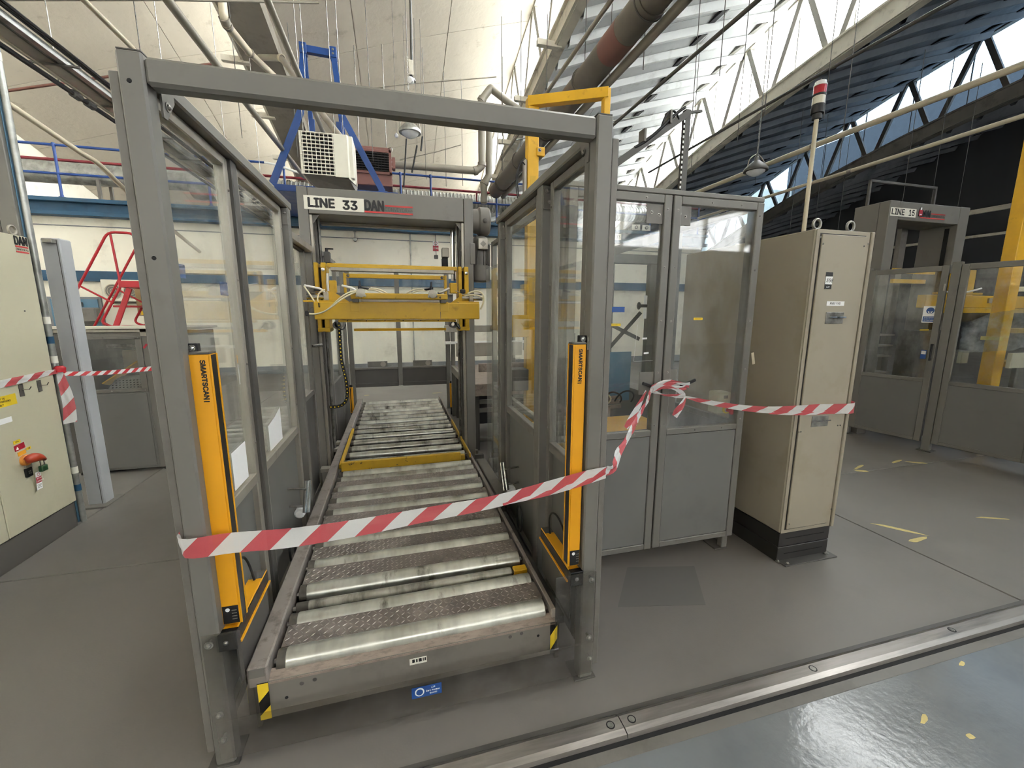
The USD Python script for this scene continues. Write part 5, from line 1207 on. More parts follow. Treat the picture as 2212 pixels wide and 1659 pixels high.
for x in (6.0, 7.2):
    MB().box(x - .03, 4.35, 2.955, x + .0, 4.38, 3.3, .003).put(G15, 'top_post', 'grey_dark')
MB().box(5.97, 4.35, 3.27, 7.2, 4.38, 3.3, .003).put(G15, 'top_bar', 'grey_dark')
H15 = thing('layer_gripper', 'yellow layer gripper behind the right-hand fence panes under the LINE 15 gantry', 'layer gripper', (6.8, 3.6, 1.6))
MB().box(5.98, 3.55, 1.66, 7.9, 3.64, 1.81, .006).put(H15, 'front_beam', 'machine_yellow')
MB().box(5.98, 3.50, 1.60, 7.7, 3.56, 1.655, .004).put(H15, 'under_rail', 'machine_yellow')
MB().box(6.02, 3.95, 2.09, 6.75, 3.985, 2.15, .004).put(H15, 'crossbar', 'machine_yellow')
MB().box(6.02, 3.95, 1.97, 6.6, 3.985, 2.02, .004).put(H15, 'crossbar', 'machine_yellow')
MB().box(6.52, 3.62, 1.80, 6.9, 3.66, 2.12, .006).put(H15, 'lift_plate', 'machine_yellow')
MB().box(6.86, 3.66, 1.7, 6.98, 3.95, 2.1, .006).put(H15, 'lift_plate', 'machine_yellow')
MB().box(6.05, 3.50, 1.815, 6.85, 3.54, 1.84, .003).put(H15, 'clamp_bar', 'worn_yellow')
for k in range(5):
    MB().tube(bez((7.35, 3.52, 1.84 + k * .012), (7.5, 3.45, 1.90 + k * .012), (7.7, 3.5, 1.86 + k * .01), (7.9, 3.55, 1.83 + k * .014)), .008, 6).put(H15, 'hose', 'hose_cream', smooth=True)
MB().tube(bez((6.15, 3.49, 1.85), (6.4, 3.45, 1.80), (6.55, 3.45, 1.86), (6.8, 3.5, 1.89)), .012, 6).put(H15, 'hose', 'hose_white', smooth=True)
MB().box(7.05, 3.53, 1.72, 7.2, 3.55, 1.78, .003).put(H15, 'cylinder', 'alu')
for x in (7.3, 7.42):
    MB().lathe((x, 3.55, 1.72), (0, -1, 0), [(0, .02), (.03, .02), (.031, .001)], 12).put(H15, 'roller', 'rubber')
MS = thing('hoist_mast', 'yellow steel mast at the far right rising above the grey fence', 'hoist', (6.5, 3.12, 0))
MB().box(6.40, 3.06, 0, 6.56, 3.18, 3.7, .006).put(MS, 'mast', 'jib_yellow')
MB().box(6.56, 3.08, .5, 6.60, 3.16, 3.4, .003).put(MS, 'mast_rail', 'machine_yellow')
MB().box(6.60, 3.02, 1.0, 6.95, 3.2, 1.06, .004).box(6.60, 3.02, 1.38, 6.95, 3.2, 1.43, .004).put(MS, 'carriage_arm', 'machine_yellow', kind='stuff')
MB().box(6.36, 3.04, 1.30, 6.42, 3.2, 1.34, .003).put(MS, 'stop_block', 'sign_yellow')
GC = thing('grey_cabinet', 'dark grey machine cabinet with a yellow-edged top behind the fence below the mask sign', 'control cabinet', (6.55, 3.75, 0))
MB().box(6.25, 3.72, 0, 6.95, 3.95, 1.38, .006).put(GC, 'body', 'grey_dark')
MB().box(6.25, 3.715, 1.38, 6.40, 3.72, 1.40, 0).put(GC, 'edge_strip', 'sign_yellow')
for s0 in (6.47, 6.7):
    MB().box(s0, 3.716, .2, s0 + .006, 3.72, 1.34, 0).put(GC, 'door_gap', 'void')
WB = thing('white_panel', 'pale green-grey panel box behind the right fence pane', 'panel', (6.55, 2.9, 1.1))
MB().box(6.30, 3.30, 1.02, 6.42, 3.34, 1.16, .004).put(WB, 'small_box', 'cabinet_cream')
MB().box(6.24, 2.86, 1.02, 6.60, 2.90, 1.18, .004).put(WB, 'panel', 'cabinet_cream')
MB().box(6.40, 2.88, 0, 6.44, 2.92, 1.02, .003).put(WB, 'stand', 'grey_dark')
LY = thing('rack_shelves', 'dark rack with thin pale shelf edges behind the left fence pane', 'rack', (6.3, 4.3, 0))
for z in (.62, .80, 1.02, 1.16, 1.30):
    MB().box(6.03, 4.05, z, 6.36, 4.30, z + .02, .002).put(LY, 'shelf', 'alu')
for x in (6.03, 6.34):
    MB().box(x, 4.27, 0, x + .03, 4.3, 1.5, .003).put(LY, 'upright', 'grey_dark')
FM = thing('stretch_film', 'sagging sheet of clear bluish stretch film behind the fence at the right edge', 'plastic film', (6.2, 2.9, 1.3))
u, v = np.meshgrid(np.linspace(0, 1, 26), np.linspace(0, 1, 12), indexing='ij')
Pf = np.stack([6.12 + .25 * u, 3.25 - 1.0 * u, 1.50 + .12 * u - .32 * v + .10 * np.sin(u * 3.1) * (1 - v)], -1)
Pf += (meshkit.fbm(np.stack([u * 4, v * 7, 0 * u], -1), 4, 2)[..., None] - .5) * .10
MB().sheet(Pf).put(FM, 'film', 'film', smooth=True)

# ================================================================ RED-AND-WHITE BARRIER TAPE
def ribbon(parent, name, C, W, m='barrier_film', u0=0.0, seed=0, crumple=.0, nsub=8):
    """C: centre points, W: half-width vectors; printed along its length"""
    from scipy.interpolate import CubicSpline
    C, W = np.array(C, float), np.array(W, float); t = np.r_[0, np.cumsum(np.linalg.norm(np.diff(C, axis=0), axis=1))]
    tt = np.unique(np.r_[np.linspace(0, t[-1], max(nsub, int(t[-1] / .025))), t])
    c = np.stack([np.interp(tt, t, C[:, k]) for k in range(3)], 1) if len(C) < 4 else CubicSpline(t, C, bc_type='natural')(tt)
    w = np.stack([np.interp(tt, t, W[:, k]) for k in range(3)], 1)
    s = np.linspace(-1, 1, 7)
    G = c[:, None] + w[:, None] * s[None, :, None]
    if crumple:
        tg = np.gradient(c, axis=0); nn = np.cross(tg, w); nn /= np.linalg.norm(nn, axis=1, keepdims=True) + 1e-9
        k = meshkit.fbm(np.stack([np.repeat(tt[:, None] * 18, 7, 1), np.repeat(s[None] * 2.2, len(tt), 0), 0 * G[..., 0] + seed], -1), 3, seed) - .5
        G = G + nn[:, None] * (k * crumple)[..., None]
    L = np.r_[0, np.cumsum(np.linalg.norm(np.diff(c, axis=0), axis=1))] + u0
    wid = np.linalg.norm(w, axis=1).max()
    uv = np.stack([np.repeat(L[:, None], 7, 1), np.repeat(s[None] * .0375, len(L), 0)], -1).reshape(-1, 2)
    mb = MB().sheet(G)
    return mb.put(parent, name, m, smooth=True, uv=uv), L[-1]
BT = thing('barrier_tape', 'red and white barrier tape sagging across the cage opening from left post to right post', 'barrier tape', (0.04, 1.43, .88))
yt = 1.432
C = [(-.703, 1.50, .868), (-.700, 1.447, .867), (-.688, yt, .866), (-.60, yt, .862), (-.45, yt, .857), (-.275, yt, .857), (-.1, yt, .866), (.033, yt, .877), (.287, yt, .895), (.56, yt, .937), (.70, yt, .961), (.775, yt, .972)]
W = [(.004, 0, -.034)] * 3 + [(.002, .002, -.0365), (.001, 0, -.036), (0, 0, -.033), (0, 0, -.031), (0, 0, -.0285), (0, 0, -.025), (0, 0, -.026), (-.001, 0, -.024), (-.004, 0, -.020)]
_, e = ribbon(BT, 'film', C, W, crumple=.004)
ribbon(BT, 'fold', [(.35, yt - .003, .885), (.5, yt - .004, .905), (.65, yt - .004, .930), (.775, yt - .004, .955)], [(0, 0, -.004), (0, 0, -.010), (0, 0, -.012), (0, 0, -.010)], u0=.31, crumple=.003)
BT2 = thing('barrier_tape', 'twisted red and white barrier tape rising from the right cage post to the door handle', 'barrier tape', (1.1, 1.8, 1.0))
C = [(.778, yt, .972), (.82, 1.46, .965), (.90, 1.56, .985), (1.03, 1.68, 1.04), (1.16, 1.81, 1.10), (1.29, 1.94, 1.145), (1.375, 2.045, 1.175)]
W = [(-.005, 0, -.022), (.012, .01, -.020), (.022, .012, -.010), (.020, .012, -.012), (.018, .01, -.010), (.016, .01, -.008), (.010, .006, -.006)]
ribbon(BT2, 'film', C, W, u0=.05, crumple=.02, seed=3)
ribbon(BT2, 'loose_strand', [(1.33, 2.03, 1.165), (1.24, 1.97, 1.08), (1.19, 1.95, 1.02), (1.16, 1.94, .985)], [(.006, 0, -.004), (.018, .004, -.006), (.022, .004, -.008), (.016, .004, -.012)], u0=.08, crumple=.012, seed=5)
BT3 = thing('barrier_tape', 'red and white barrier tape wound round both door handles in a figure of eight', 'barrier tape', (1.48, 2.06, 1.17))
for k, (C, wz, u0) in enumerate((([(1.38, 2.055, 1.176), (1.45, 2.045, 1.200), (1.53, 2.045, 1.204), (1.60, 2.055, 1.185), (1.64, 2.065, 1.178)], .012, 0),
                                 ([(1.39, 2.05, 1.165), (1.45, 2.04, 1.18), (1.52, 2.035, 1.165), (1.57, 2.04, 1.14), (1.60, 2.045, 1.118)], .012, .05),
                                 ([(1.385, 2.06, 1.158), (1.44, 2.05, 1.135), (1.51, 2.045, 1.125), (1.60, 2.045, 1.116)], .010, .02),
                                 ([(1.40, 2.06, 1.185), (1.48, 2.065, 1.18), (1.56, 2.065, 1.16), (1.62, 2.06, 1.165)], .012, .09),
                                 ([(1.39, 2.085, 1.17), (1.46, 2.09, 1.19), (1.54, 2.09, 1.175), (1.62, 2.085, 1.17)], .012, .03))):
    W = [(.0, .004, -wz * (1 + .5 * math.sin(i * 2 + k))) for i in range(len(C))]
    ribbon(BT3, 'loop', C, W, u0=u0, crumple=.016, seed=7 + k)
ribbon(BT3, 'loose_end', [(1.60, 2.04, 1.112), (1.575, 2.035, 1.07), (1.545, 2.035, 1.03), (1.535, 2.04, 1.0)], [(.004, 0, -.003), (.016, 0, -.008), (.024, 0, -.010), (.018, 0, -.012)], u0=.062, crumple=.014, seed=12)
BT4 = thing('barrier_tape', 'red and white barrier tape stretched from the door handles across the beige cabinet', 'barrier tape', (2.2, 1.95, 1.03))
C = [(1.59, 2.045, 1.116), (1.68, 2.035, 1.092), (1.80, 2.02, 1.066), (1.95, 1.99, 1.040), (2.10, 1.955, 1.026), (2.30, 1.912, 1.022), (2.50, 1.906, 1.018), (2.735, 1.908, 1.018), (2.745, 1.93, 1.018), (2.745, 2.02, 1.018)]
W = [(.002, 0, -.006), (.003, .004, -.013), (.004, .004, -.016), (.002, 0, -.018), (0, 0, -.020)] + [(0, 0, -.029), (0, 0, -.031), (0, 0, -.034), (0, 0, -.034), (0, 0, -.034)]
ribbon(BT4, 'film', C, W, u0=.03, crumple=.010, seed=21)
ribbon(BT4, 'fold', [(2.12, 1.948, 1.006), (2.3, 1.908, 1.0), (2.5, 1.902, .995), (2.72, 1.902, .992)], [(0, 0, -.006), (0, 0, -.010), (0, 0, -.008), (0, 0, -.004)], u0=.09, crumple=.003, seed=22)
BT5 = thing('barrier_tape', 'red and white barrier tape across the front of the cream cabinet at the left edge', 'barrier tape', (-2.39, 3.3, 1.16))
ribbon(BT5, 'film', [(-2.394, 2.7, 1.135), (-2.392, 3.0, 1.140), (-2.392, 3.265, 1.154), (-2.392, 3.5, 1.163), (-2.392, 3.70, 1.172), (-2.39, 3.735, 1.172)], [(0, 0, -.026), (0, 0, -.026), (0, .002, -.024), (0, 0, -.022), (0, .002, -.016), (0, 0, -.014)], crumple=.010, seed=31)
BT6 = thing('barrier_tape', 'loose end of red and white tape hanging from the corner of the cream cabinet', 'barrier tape', (-2.36, 3.74, .98))
ribbon(BT6, 'film', [(-2.385, 3.73, 1.195), (-2.375, 3.725, 1.13), (-2.360, 3.72, 1.03), (-2.352, 3.715, .92), (-2.362, 3.71, .79)], [(.014, .004, 0), (.022, .006, 0), (.030, .008, 0), (.032, .010, 0), (.036, .010, .006)], u0=.01, crumple=.012, seed=33)
MB().lathe((-2.385, 3.742, 1.165), (0, 0, 1), [(0, .03), (.03, .034), (.045, .02)], 10).put(BT6, 'knot', 'red_paint', smooth=True)
BT7 = thing('barrier_tape', 'thin twisted red and white tape line between the cream cabinet and the grey machine box', 'barrier tape', (-2.3, 4.3, 1.1))
ribbon(BT7, 'film', [(-2.375, 3.755, 1.150), (-2.355, 4.0, 1.117), (-2.335, 4.3, 1.088), (-2.31, 4.6, 1.068), (-2.285, 4.838, 1.052)], [(.003, 0, -.016), (.003, 0, -.017), (.003, 0, -.018), (.003, 0, -.020), (.0, 0, -.024)], 'barrier_film_fine', crumple=.006, seed=35)

# ================================================================ OVERHEAD EQUIPMENT
RZ = thing('unit_heater', 'white gas unit heater with a louvre grille hanging behind the LINE 33 gantry', 'heater', (-1.0, 8.3, 4.0))
x0, x1, z0, z1, hy = -1.44, -.80, 3.84, 4.50, 8.0
MB().box(x0, hy + .04, z0, x1 + .18, hy + .60, z1, .01).put(RZ, 'case', 'heater_white')
MB().box(x0, hy, z0, x0 + .035, hy + .04, z1, .003).put(RZ, 'grille_frame', 'heater_white')
MB().box(x0 + .035, hy + .03, z0 + .02, -.92, hy + .04, z1 - .02, 0).put(RZ, 'grille_back', 'void')
for z in np.linspace(z0 + .01, z1 - .01, 12):
    MB().box(x0, hy - .004, z - .008, -.92, hy + .03, z + .008, .002).put(RZ, 'louvre', 'heater_white')
for x in np.linspace(x0 + .05, -.93, 8):
    MB().box(x - .005, hy - .008, z0 + .01, x + .005, hy, z1 - .01, .002).put(RZ, 'grille_bar', 'heater_white')
MB().box(-.92, hy - .005, z0 - .01, -.705, hy + .04, z1, .004).put(RZ, 'front_panel', 'heater_white')
MB().add(np.array([(-.705, hy - .005, z0 - .02), (-.62, hy + .18, z0 - .07), (-.62, hy + .18, z1 - .01), (-.705, hy - .005, z1), (-.71, hy + .06, z0), (-.62, hy + .24, z0), (-.62, hy + .24, z1), (-.71, hy + .06, z1)]), np.array([[0, 1, 2], [0, 2, 3], [4, 6, 5], [4, 7, 6], [0, 4, 5], [0, 5, 1], [3, 2, 6], [3, 6, 7], [1, 5, 6], [1, 6, 2]])).put(RZ, 'chamfer_panel', 'heater_white')
MB().add(np.array([(x0 + .03, hy, z0), (-.71, hy, z0 - .03), (-.62, hy + .3, z0 - .16), (x0 + .22, hy + .25, z0 - .17), (x0 + .03, hy + .6, z0), (-.62, hy + .6, z0)]), np.array([[0, 3, 2], [0, 2, 1], [3, 4, 5], [3, 5, 2], [0, 4, 3], [1, 2, 5], [0, 1, 5], [0, 5, 4]])).put(RZ, 'burner_tray', 'grey_side')
cp = unit([.085, .185, 0]); cn = np.cross(cp, [0, 0, 1])
text(RZ, 'REZNOR', np.array([-.668, hy + .068, z1 - .05]), (0, 0, -1), cp, .055, m='heater_maroon', bold=True, sx=1.0, d=.003)
for x in (x0 + .03, x0 + .12, -.92, -.78):
    MB().cyl((x, hy + .25, z1), (x, hy + .25, 6.6), .006, 6).put(RZ, 'hanger_rod', 'steel')
pipe('flue', 'grey flue pipe slanting from the white heater up to the left roof beam', [(-.74, 8.35, 4.46), (-1.35, 8.9, 5.35), (-1.9, 9.5, 6.25), (-2.45, 10.3, 6.6)], .055, 'pipe_grey', rings=(.4, .7), ringm='pipe_cream', parent=RZ)
BA = thing('lifting_frame', 'bright blue steel A-frame standing on the mezzanine behind the white heater', 'lifting frame', (-1.2, 9.5, 4.0))
bp = 'blue_bright'
tl, tr_ = np.array([-1.51, 9.5, 6.46]), np.array([-.985, 9.5, 6.44])
MB().bar(tl - [.05, 0, 0], tr_ + [.05, 0, 0], .10, .12, b=.004).put(BA, 'top_bar', bp)
for p, sx in ((tl, -1), (tr_, 1)):
    knee = np.array([-1.52 if sx < 0 else -.93, 9.5, 5.05]) + [0, .1, 0]
    foot = np.array([-2.24, 9.5, 4.03]) if sx < 0 else np.array([-.20, 9.5, 4.03])
    MB().bar(p + [0, -.03, 0], np.array([p[0] + sx * .10, 9.35, 5.3]), .05, .10, upv=(1, 0, 0)).put(BA, 'front_leg', 'grey_paint' if False else 'blue_bright')
    MB().bar(p + [0, .05, 0], knee + [0, .25, 0], .05, .09, upv=(1, 0, 0)).put(BA, 'rear_leg', bp)
    MB().bar(knee + [sx * -.05, 0, .25], knee + [0, .25, -1.0], .06, .10, upv=(1, 0, 0)).put(BA, 'rear_leg', bp)
    MB().bar(np.array([p[0] + sx * .10, 9.35, 5.32]), foot, .055, .12, upv=(1, 0, 0)).put(BA, 'splayed_leg', bp)
    MB().box(p[0] - .06, 9.42, 6.36, p[0] + .06, 9.58, 6.54, .004).put(BA, 'end_plate', bp)
    for z in (6.42, 6.49):
        mb = MB(); bolt(mb, (p[0], 9.42, z), (0, -1, 0), .014, .012); mb.put(BA, 'plate_bolt', 'steel')
    MB().box(foot[0] - .09, 9.42, 4.0, foot[0] + .09, 9.58, 4.03, .003).put(BA, 'foot_plate', bp)
BP = thing('frame_platform', 'hidden blue platform rail carrying the feet of the blue A-frame in front of the mezzanine', 'platform', (-1.2, 10.6, 3.95))
MB().box(-2.5, 9.35, 3.88, .1, 11.72, 4.0, .004).put(BP, 'deck', 'blue_paint')
MH = thing('unit_heater', 'maroon unit heater with black louvres hanging right of the white heater', 'heater', (-.4, 10.8, 4.9))
MB().box(-.82, 10.54, 4.42, .0, 11.15, 5.24, .012).put(MH, 'case', 'heater_maroon')
MB().box(-.80, 10.52, 4.72, -.06, 10.54, 5.12, 0).put(MH, 'grille_back', 'void')
for z in np.linspace(4.74, 5.10, 8):
    MB().obox((-.43, 10.505, z), (.74, .05, .006), trimesh.transformations.euler_matrix(.6, 0, 0)[:3, :3], .001).put(MH, 'louvre', 'plinth_black')
for x in np.linspace(-.78, -.08, 11):
    MB().box(x - .004, 10.50, 4.72, x + .004, 10.51, 5.12, 0).put(MH, 'grille_bar', 'plinth_black')
for z, x0_, x1_ in ((5.12, -.82, 0), (4.66, -.82, 0)):
    MB().box(x0_, 10.50, z, x1_, 10.54, z + .06, .004).put(MH, 'grille_frame', 'heater_maroon')
MB().box(-.06, 10.50, 4.66, 0, 10.54, 5.18, .004).put(MH, 'grille_frame', 'heater_maroon')
MB().box(0, 10.62, 4.84, .08, 10.82, 5.08, .006).put(MH, 'flue_collar', 'heater_maroon')
MB().tube(bez((-.06, 10.52, 5.22), (.0, 10.5, 5.27), (.05, 10.52, 5.22), (.03, 10.52, 5.16), n=8), .008, 6).put(MH, 'hook', 'chrome', smooth=True)
for z in np.linspace(4.48, 5.05, 7):
    MB().box(.0, 10.6, z, .012, 10.64, z + .03, .002).put(MH, 'side_clip', 'alu')
MB().cyl((-.1, 10.7, 5.24), (-.1, 10.7, 7.4), .008, 6).put(MH, 'hanger_rod', 'steel')
MB().cyl((-.7, 10.9, 5.24), (-.7, 10.9, 7.4), .008, 6).put(MH, 'hanger_rod', 'steel')
pipe('heater_flue', 'brown metal flue running right from the maroon heater then up to the roof glazing', sharp((.08, 10.72, 4.96), (1.98, 10.72, 4.98), (2.12, 10.72, 5.1), (2.12, 10.72, 6.55), (2.35, 10.72, 6.85), (3.05, 10.72, 6.45), k=.04), .085, 'pipe_grey', n=14, rings=(.1, .5, .7), parent=MH)
pipe('flue_riser', 'second grey metal flue rising beside the brown flue near the right glazing', sharp((2.2, 10.9, 4.3), (2.2, 10.9, 4.75), (2.33, 10.9, 4.95), (2.36, 10.9, 6.5), k=.04), .085, 'pipe_grey', n=14, rings=(.4,))
def lamp(label, p, top, r=.22, m='duct_steel'):
    t = thing('pendant_lamp', label, 'lamp', p, group=None); p = np.array(p, float)
    MB().lathe(p, (0, 0, 1), [(.0, r * .78), (0, r), (.02, r * 1.02), (.05, r), (.10, r * .82), (.16, r * .55), (.19, r * .38), (.21, r * .3), (.22, r * .05)], 28).put(t, 'reflector', m, smooth=35)
    MB().lathe(p + [0, 0, .012], (0, 0, -1), [(-.005, r * .8), (.03, r * .74), (.07, r * .55), (.10, r * .3), (.112, .001)], 24).put(t, 'diffuser', 'lens', smooth=35)
    for s_ in (-1, 1):
        MB().tube(sharp(p + [s_ * r * .96, 0, .03], p + [s_ * r * .82, 0, .22], p + [s_ * r * .45, 0, .30], p + [s_ * .03, 0, .34], k=.04), .012, 7).put(t, 'hanger_arm', 'pipe_grey', smooth=True)
    MB().lathe(p + [0, 0, .18], (0, 0, 1), [(0, .03), (0, .05), (.10, .05), (.12, .03), (.18, .02), (.2, .001)], 14).put(t, 'lampholder', 'grey_side', smooth=35)
    n = int((top - p[2] - .36) / .09)
    for k in range(min(n, 24)):
        z = p[2] + .36 + k * .045; a = np.linspace(0, 2 * np.pi, 9)[:-1]
        q = np.stack([.012 * np.cos(a) * (k % 2), .012 * np.cos(a) * (1 - k % 2), .028 * np.sin(a)], 1) + [p[0], p[1], z]
        MB().tube(q, .0045, 5, True).put(t, 'chain_link', 'steel')
    MB().cyl((p[0], p[1], p[2] + .36 + min(n, 24) * .045 - .02), (p[0], p[1], top), .008, 6).put(t, 'drop_rod', 'grey_side')
    return t
lamp('round high bay pendant lamp hanging in front of the beige ceiling right of the heaters', (.39, 9.5, 5.2), 7.9)
lamp('dark round pendant lamp hanging before the blue-lit roof glazing at right', (7.63, 8.0, 4.62), 7.4, .24, 'grey_dark')
BU = thing('sensor_ball', 'small white ball sensor hanging beside the pendant lamp', 'sensor', (.02, 9.8, 5.18))
MB().lathe((.12, 9.7, 5.16), (0, 0, 1), [(0, .001), (.01, .025), (.04, .04), (.07, .03), (.09, .012), (.1, .001)], 14).put(BU, 'ball', 'lens', smooth=True)
MB().cyl((.12, 9.7, 5.25), (.14, 9.7, 7.7), .004, 5).put(BU, 'wire', 'cable_black')
CM_ = thing('camera_bracket', 'small bracket-mounted camera on a drop rod above the front beam', 'camera', (.37, 8.0, 5.5))
MB().cyl((.40, 8.0, 5.72), (.43, 8.0, 7.9), .022, 8).put(CM_, 'drop_rod', 'grey_dark')
MB().box(.34, 7.95, 5.52, .42, 8.03, 5.75, .006).put(CM_, 'bracket', 'chord_white')
MB().lathe((.38, 7.96, 5.44), (-.5, -1, -.4), [(-.06, .02), (-.06, .05), (.05, .055), (.07, .04), (.075, .001)], 14).put(CM_, 'camera_body', 'lens', smooth=35)
MB().bar((.36, 7.98, 5.55), (.44, 7.96, 5.42), .05, .03).put(CM_, 'clamp', 'rubber')
for k, (a, b, r) in enumerate((((.33, 10.0, 5.27), (.235, 10.0, 4.3), .016), ((.55, 10.0, 5.16), (.42, 10.0, 4.6), .018), ((.67, 10.0, 5.35), (.63, 10.0, 5.06), .018))):
    t = thing('hanging_tube', ('long dark insulated tube hanging below the pendant lamp', 'slanting dark insulated tube hanging right of the pendant lamp', 'short dark insulated tube hanging furthest right of the pendant lamp')[k], 'tube', a)
    MB().cyl(a, b, r, 8).put(t, 'sleeve', 'rubber', smooth=35)
    MB().cyl(a, (a[0] + .02, a[1], 7.6), .004, 5).put(t, 'wire', 'cable_black')
# pipes and trunking along the roof
TRK = thing('cable_tray', 'long cable tray packed with black cables crossing high at the upper left', 'cable tray', (-2.7, 5, 3.65))
MB().box(-2.78, 2.0, 3.60, -2.62, 11.5, 3.605, 0).put(TRK, 'tray_bed', 'alu')
for x in (-2.78, -2.625):
    MB().box(x, 2.0, 3.60, x + .005, 11.5, 3.665, 0).put(TRK, 'tray_side', 'duct_steel')
MB().box(-2.60, 2.0, 3.60, -2.55, 11.5, 3.65, .002).put(TRK, 'conduit_box', 'duct_steel')
for k, x in enumerate((-2.53, -2.505)):
    MB().cyl((x, 2.0, 3.665 + .01 * k), (x, 11.5, 3.665 + .01 * k), .013, 7).put(TRK, 'cable', 'cable_black', smooth=35)
for x in (-2.76, -2.74, -2.715, -2.69, -2.665):
    MB().cyl((x, 2.0, 3.625), (x, 11.5, 3.625), .014, 7).put(TRK, 'cable', 'cable_black', smooth=35)
for y in np.arange(2.4, 11.4, .75):
    MB().box(-2.80, y, 3.585, -2.46, y + .02, 3.60, .002).put(TRK, 'tray_bracket', 'grey_side')
for y in (3.0, 5.0, 7.0, 9.0, 11.0):
    MB().cyl((-2.82, y, 3.59), (-2.82, y, 7.2), .005, 5).put(TRK, 'hanger_rod', 'steel')
CND = thing('conduit_run', 'pair of dark and cream conduits running just below the upper left cable tray', 'conduit', (-2.75, 5, 3.5))
MB().cyl((-2.72, 2.0, 3.515), (-2.72, 11.4, 3.515), .02, 8).put(CND, 'dark_conduit', 'cable_black', smooth=35)
MB().cyl((-2.70, 2.0, 3.555), (-2.70, 11.4, 3.555), .013, 8).put(CND, 'cream_conduit', 'pipe_cream', smooth=35)
for y in (5.02, 5.2):
    MB().lathe((-2.72, y, 3.515), (0, 1, 0), [(-.05, .02), (-.04, .034), (.04, .034), (.05, .02)], 10).put(CND, 'coupling', 'grey_dark', smooth=35)
pipe('roof_pipe', 'dark-lined pale pipe crossing the top left ceiling above the cage corner', [(-2.2, 3.0, 3.92), (-2.2, 5.0, 3.925), (-2.2, 11.3, 3.95)], .022, 'pipe_cream', rings=(.3, .6))
pipe('roof_pipe', 'grey pipe running down the ceiling between the cage corner and the left roof beam', [(-2.0, 3.5, 4.5), (-2.0, 7.0, 4.56), (-2.0, 11.4, 4.72)], .045, 'pipe_grey', rings=(.2, .6))
pipe('roof_pipe', 'thin grey pipe above the blue A-frame running up past the left roof beam', [(-1.2, 3.5, 4.86), (-1.2, 7.4, 4.86), (-1.2, 11.4, 4.9)], .04, 'pipe_grey')
pipe('rain_pipe', 'cream elbowed rainwater pipe fixed along the left roof beam', sharp((-2.3, 7.85, 7.0), (-2.3, 7.85, 5.82), (-2.3, 9.0, 6.02), (-2.3, 10.8, 6.5), k=.12), .06, 'pipe_cream', rings=(.3, .5, .8))
pipe('cream_pipe', 'cream pipe with an offset bend dropping behind the left uprights towards the duct', sharp((-3.6, 4.5, 3.75), (-3.6, 6.6, 3.47), (-3.6, 6.85, 3.46), (-3.6, 7.6, 3.18), (-3.6, 9.5, 2.72), k=.1), .03, 'pipe_cream')
pipe('roof_conduit', 'thin dark red-brown conduit crossing the left ceiling at a shallow slope', [(-4.6, 7.0, 4.2), (-3.32, 7.0, 4.56), (-2.2, 7.0, 4.85)], .016, 'heater_maroon')
pipe('roof_conduit', 'thin grey conduit crossing the upper left ceiling behind the cable tray', [(-5.0, 6.2, 4.62), (-2.6, 6.8, 5.4), (-.9, 7.2, 5.9)], .014, 'pipe_grey')
pipe('roof_conduit', 'thin conduit with saddle clips crossing the centre ceiling behind the pendant lamp', [(-1.1, 11.2, 6.55), (.6, 11.2, 6.95), (2.6, 11.2, 7.35)], .014, 'pipe_grey', rings=(.5,))
pipe('roof_conduit', 'thin conduit crossing the ceiling just above the maroon heater flue', [(.2, 11.6, 5.35), (1.1, 11.6, 5.62), (1.75, 11.6, 5.85)], .012, 'pipe_grey', rings=(.5,))
# large duct and pipes along the right glazing
BD = thing('round_duct', 'large dark round duct with a rusty band running along the roof right of the glazing', 'duct', (2.6, 6, 4.75))
prof = [(0, .03), (0, .17)]
for a in (1.1, 1.75, 3.4, 5.0, 6.6, 8.2):
    prof += [(a - .03, .17), (a - .03, .182), (a + .03, .182), (a + .03, .17)]
MB().lathe((2.66, 2.6, 4.78), unit((0, 1, 0)), prof + [(9.0, .17), (9.0, .03)], 26).put(BD, 'tube', 'duct_rust', smooth=35)
MB().lathe((2.66, 4.85, 4.78), (0, 1, 0), [(0, .1715), (0, .173), (.42, .173), (.42, .1715)], 26).put(BD, 'rusty_band', 'heater_maroon', smooth=35)
for y in (3.7, 4.4, 6.0, 7.6, 9.2, 10.8):
    a = np.linspace(0, 2 * np.pi, 25)[:-1]
    MB().tube(np.stack([2.66 + .186 * np.cos(a), 0 * a + y, 4.78 + .186 * np.sin(a)], 1), .009, 6, True).put(BD, 'strap', 'grey_dark', smooth=True)
    MB().cyl((2.66, y, 4.97), (2.66, y, 7.6), .006, 6).put(BD, 'hanger_rod', 'grey_dark')
pipe('roof_pipe', 'straight grey pipe hanging just below the large round duct', [(2.86, 2.6, 4.62), (2.86, 7.0, 4.65), (2.86, 11.6, 4.66)], .055, 'pipe_grey', n=12, rings=(.4, .7))
pipe('roof_pipe', 'thin grey pipe above the large round duct beside the roof beam', [(2.55, 2.6, 5.15), (2.55, 6.5, 5.2), (2.55, 10.5, 5.22)], .03, 'pipe_grey')
pipe('roof_conduit', 'dark straight conduit crossing the ribbed white ceiling at upper right', [(4.5, 3.6, 5.43), (4.5, 7.5, 5.45), (4.5, 12.5, 5.45)], .03, 'grey_dark')
pipe('roof_conduit', 'thin pale conduit crossing the white ribbed ceiling low down behind the strut', [(2.4, 8.6, 4.95), (4.2, 8.6, 5.45), (5.4, 8.6, 5.75)], .014, 'duct_steel', rings=(.5,))
pipe('roof_pipe', 'cream pipe running up across the blue-lit glazing at far right', [(8.0, 3.5, 4.78), (8.0, 7.0, 4.82), (8.0, 11.5, 4.82)], .05, 'pipe_cream', n=10, rings=(.25, .6))
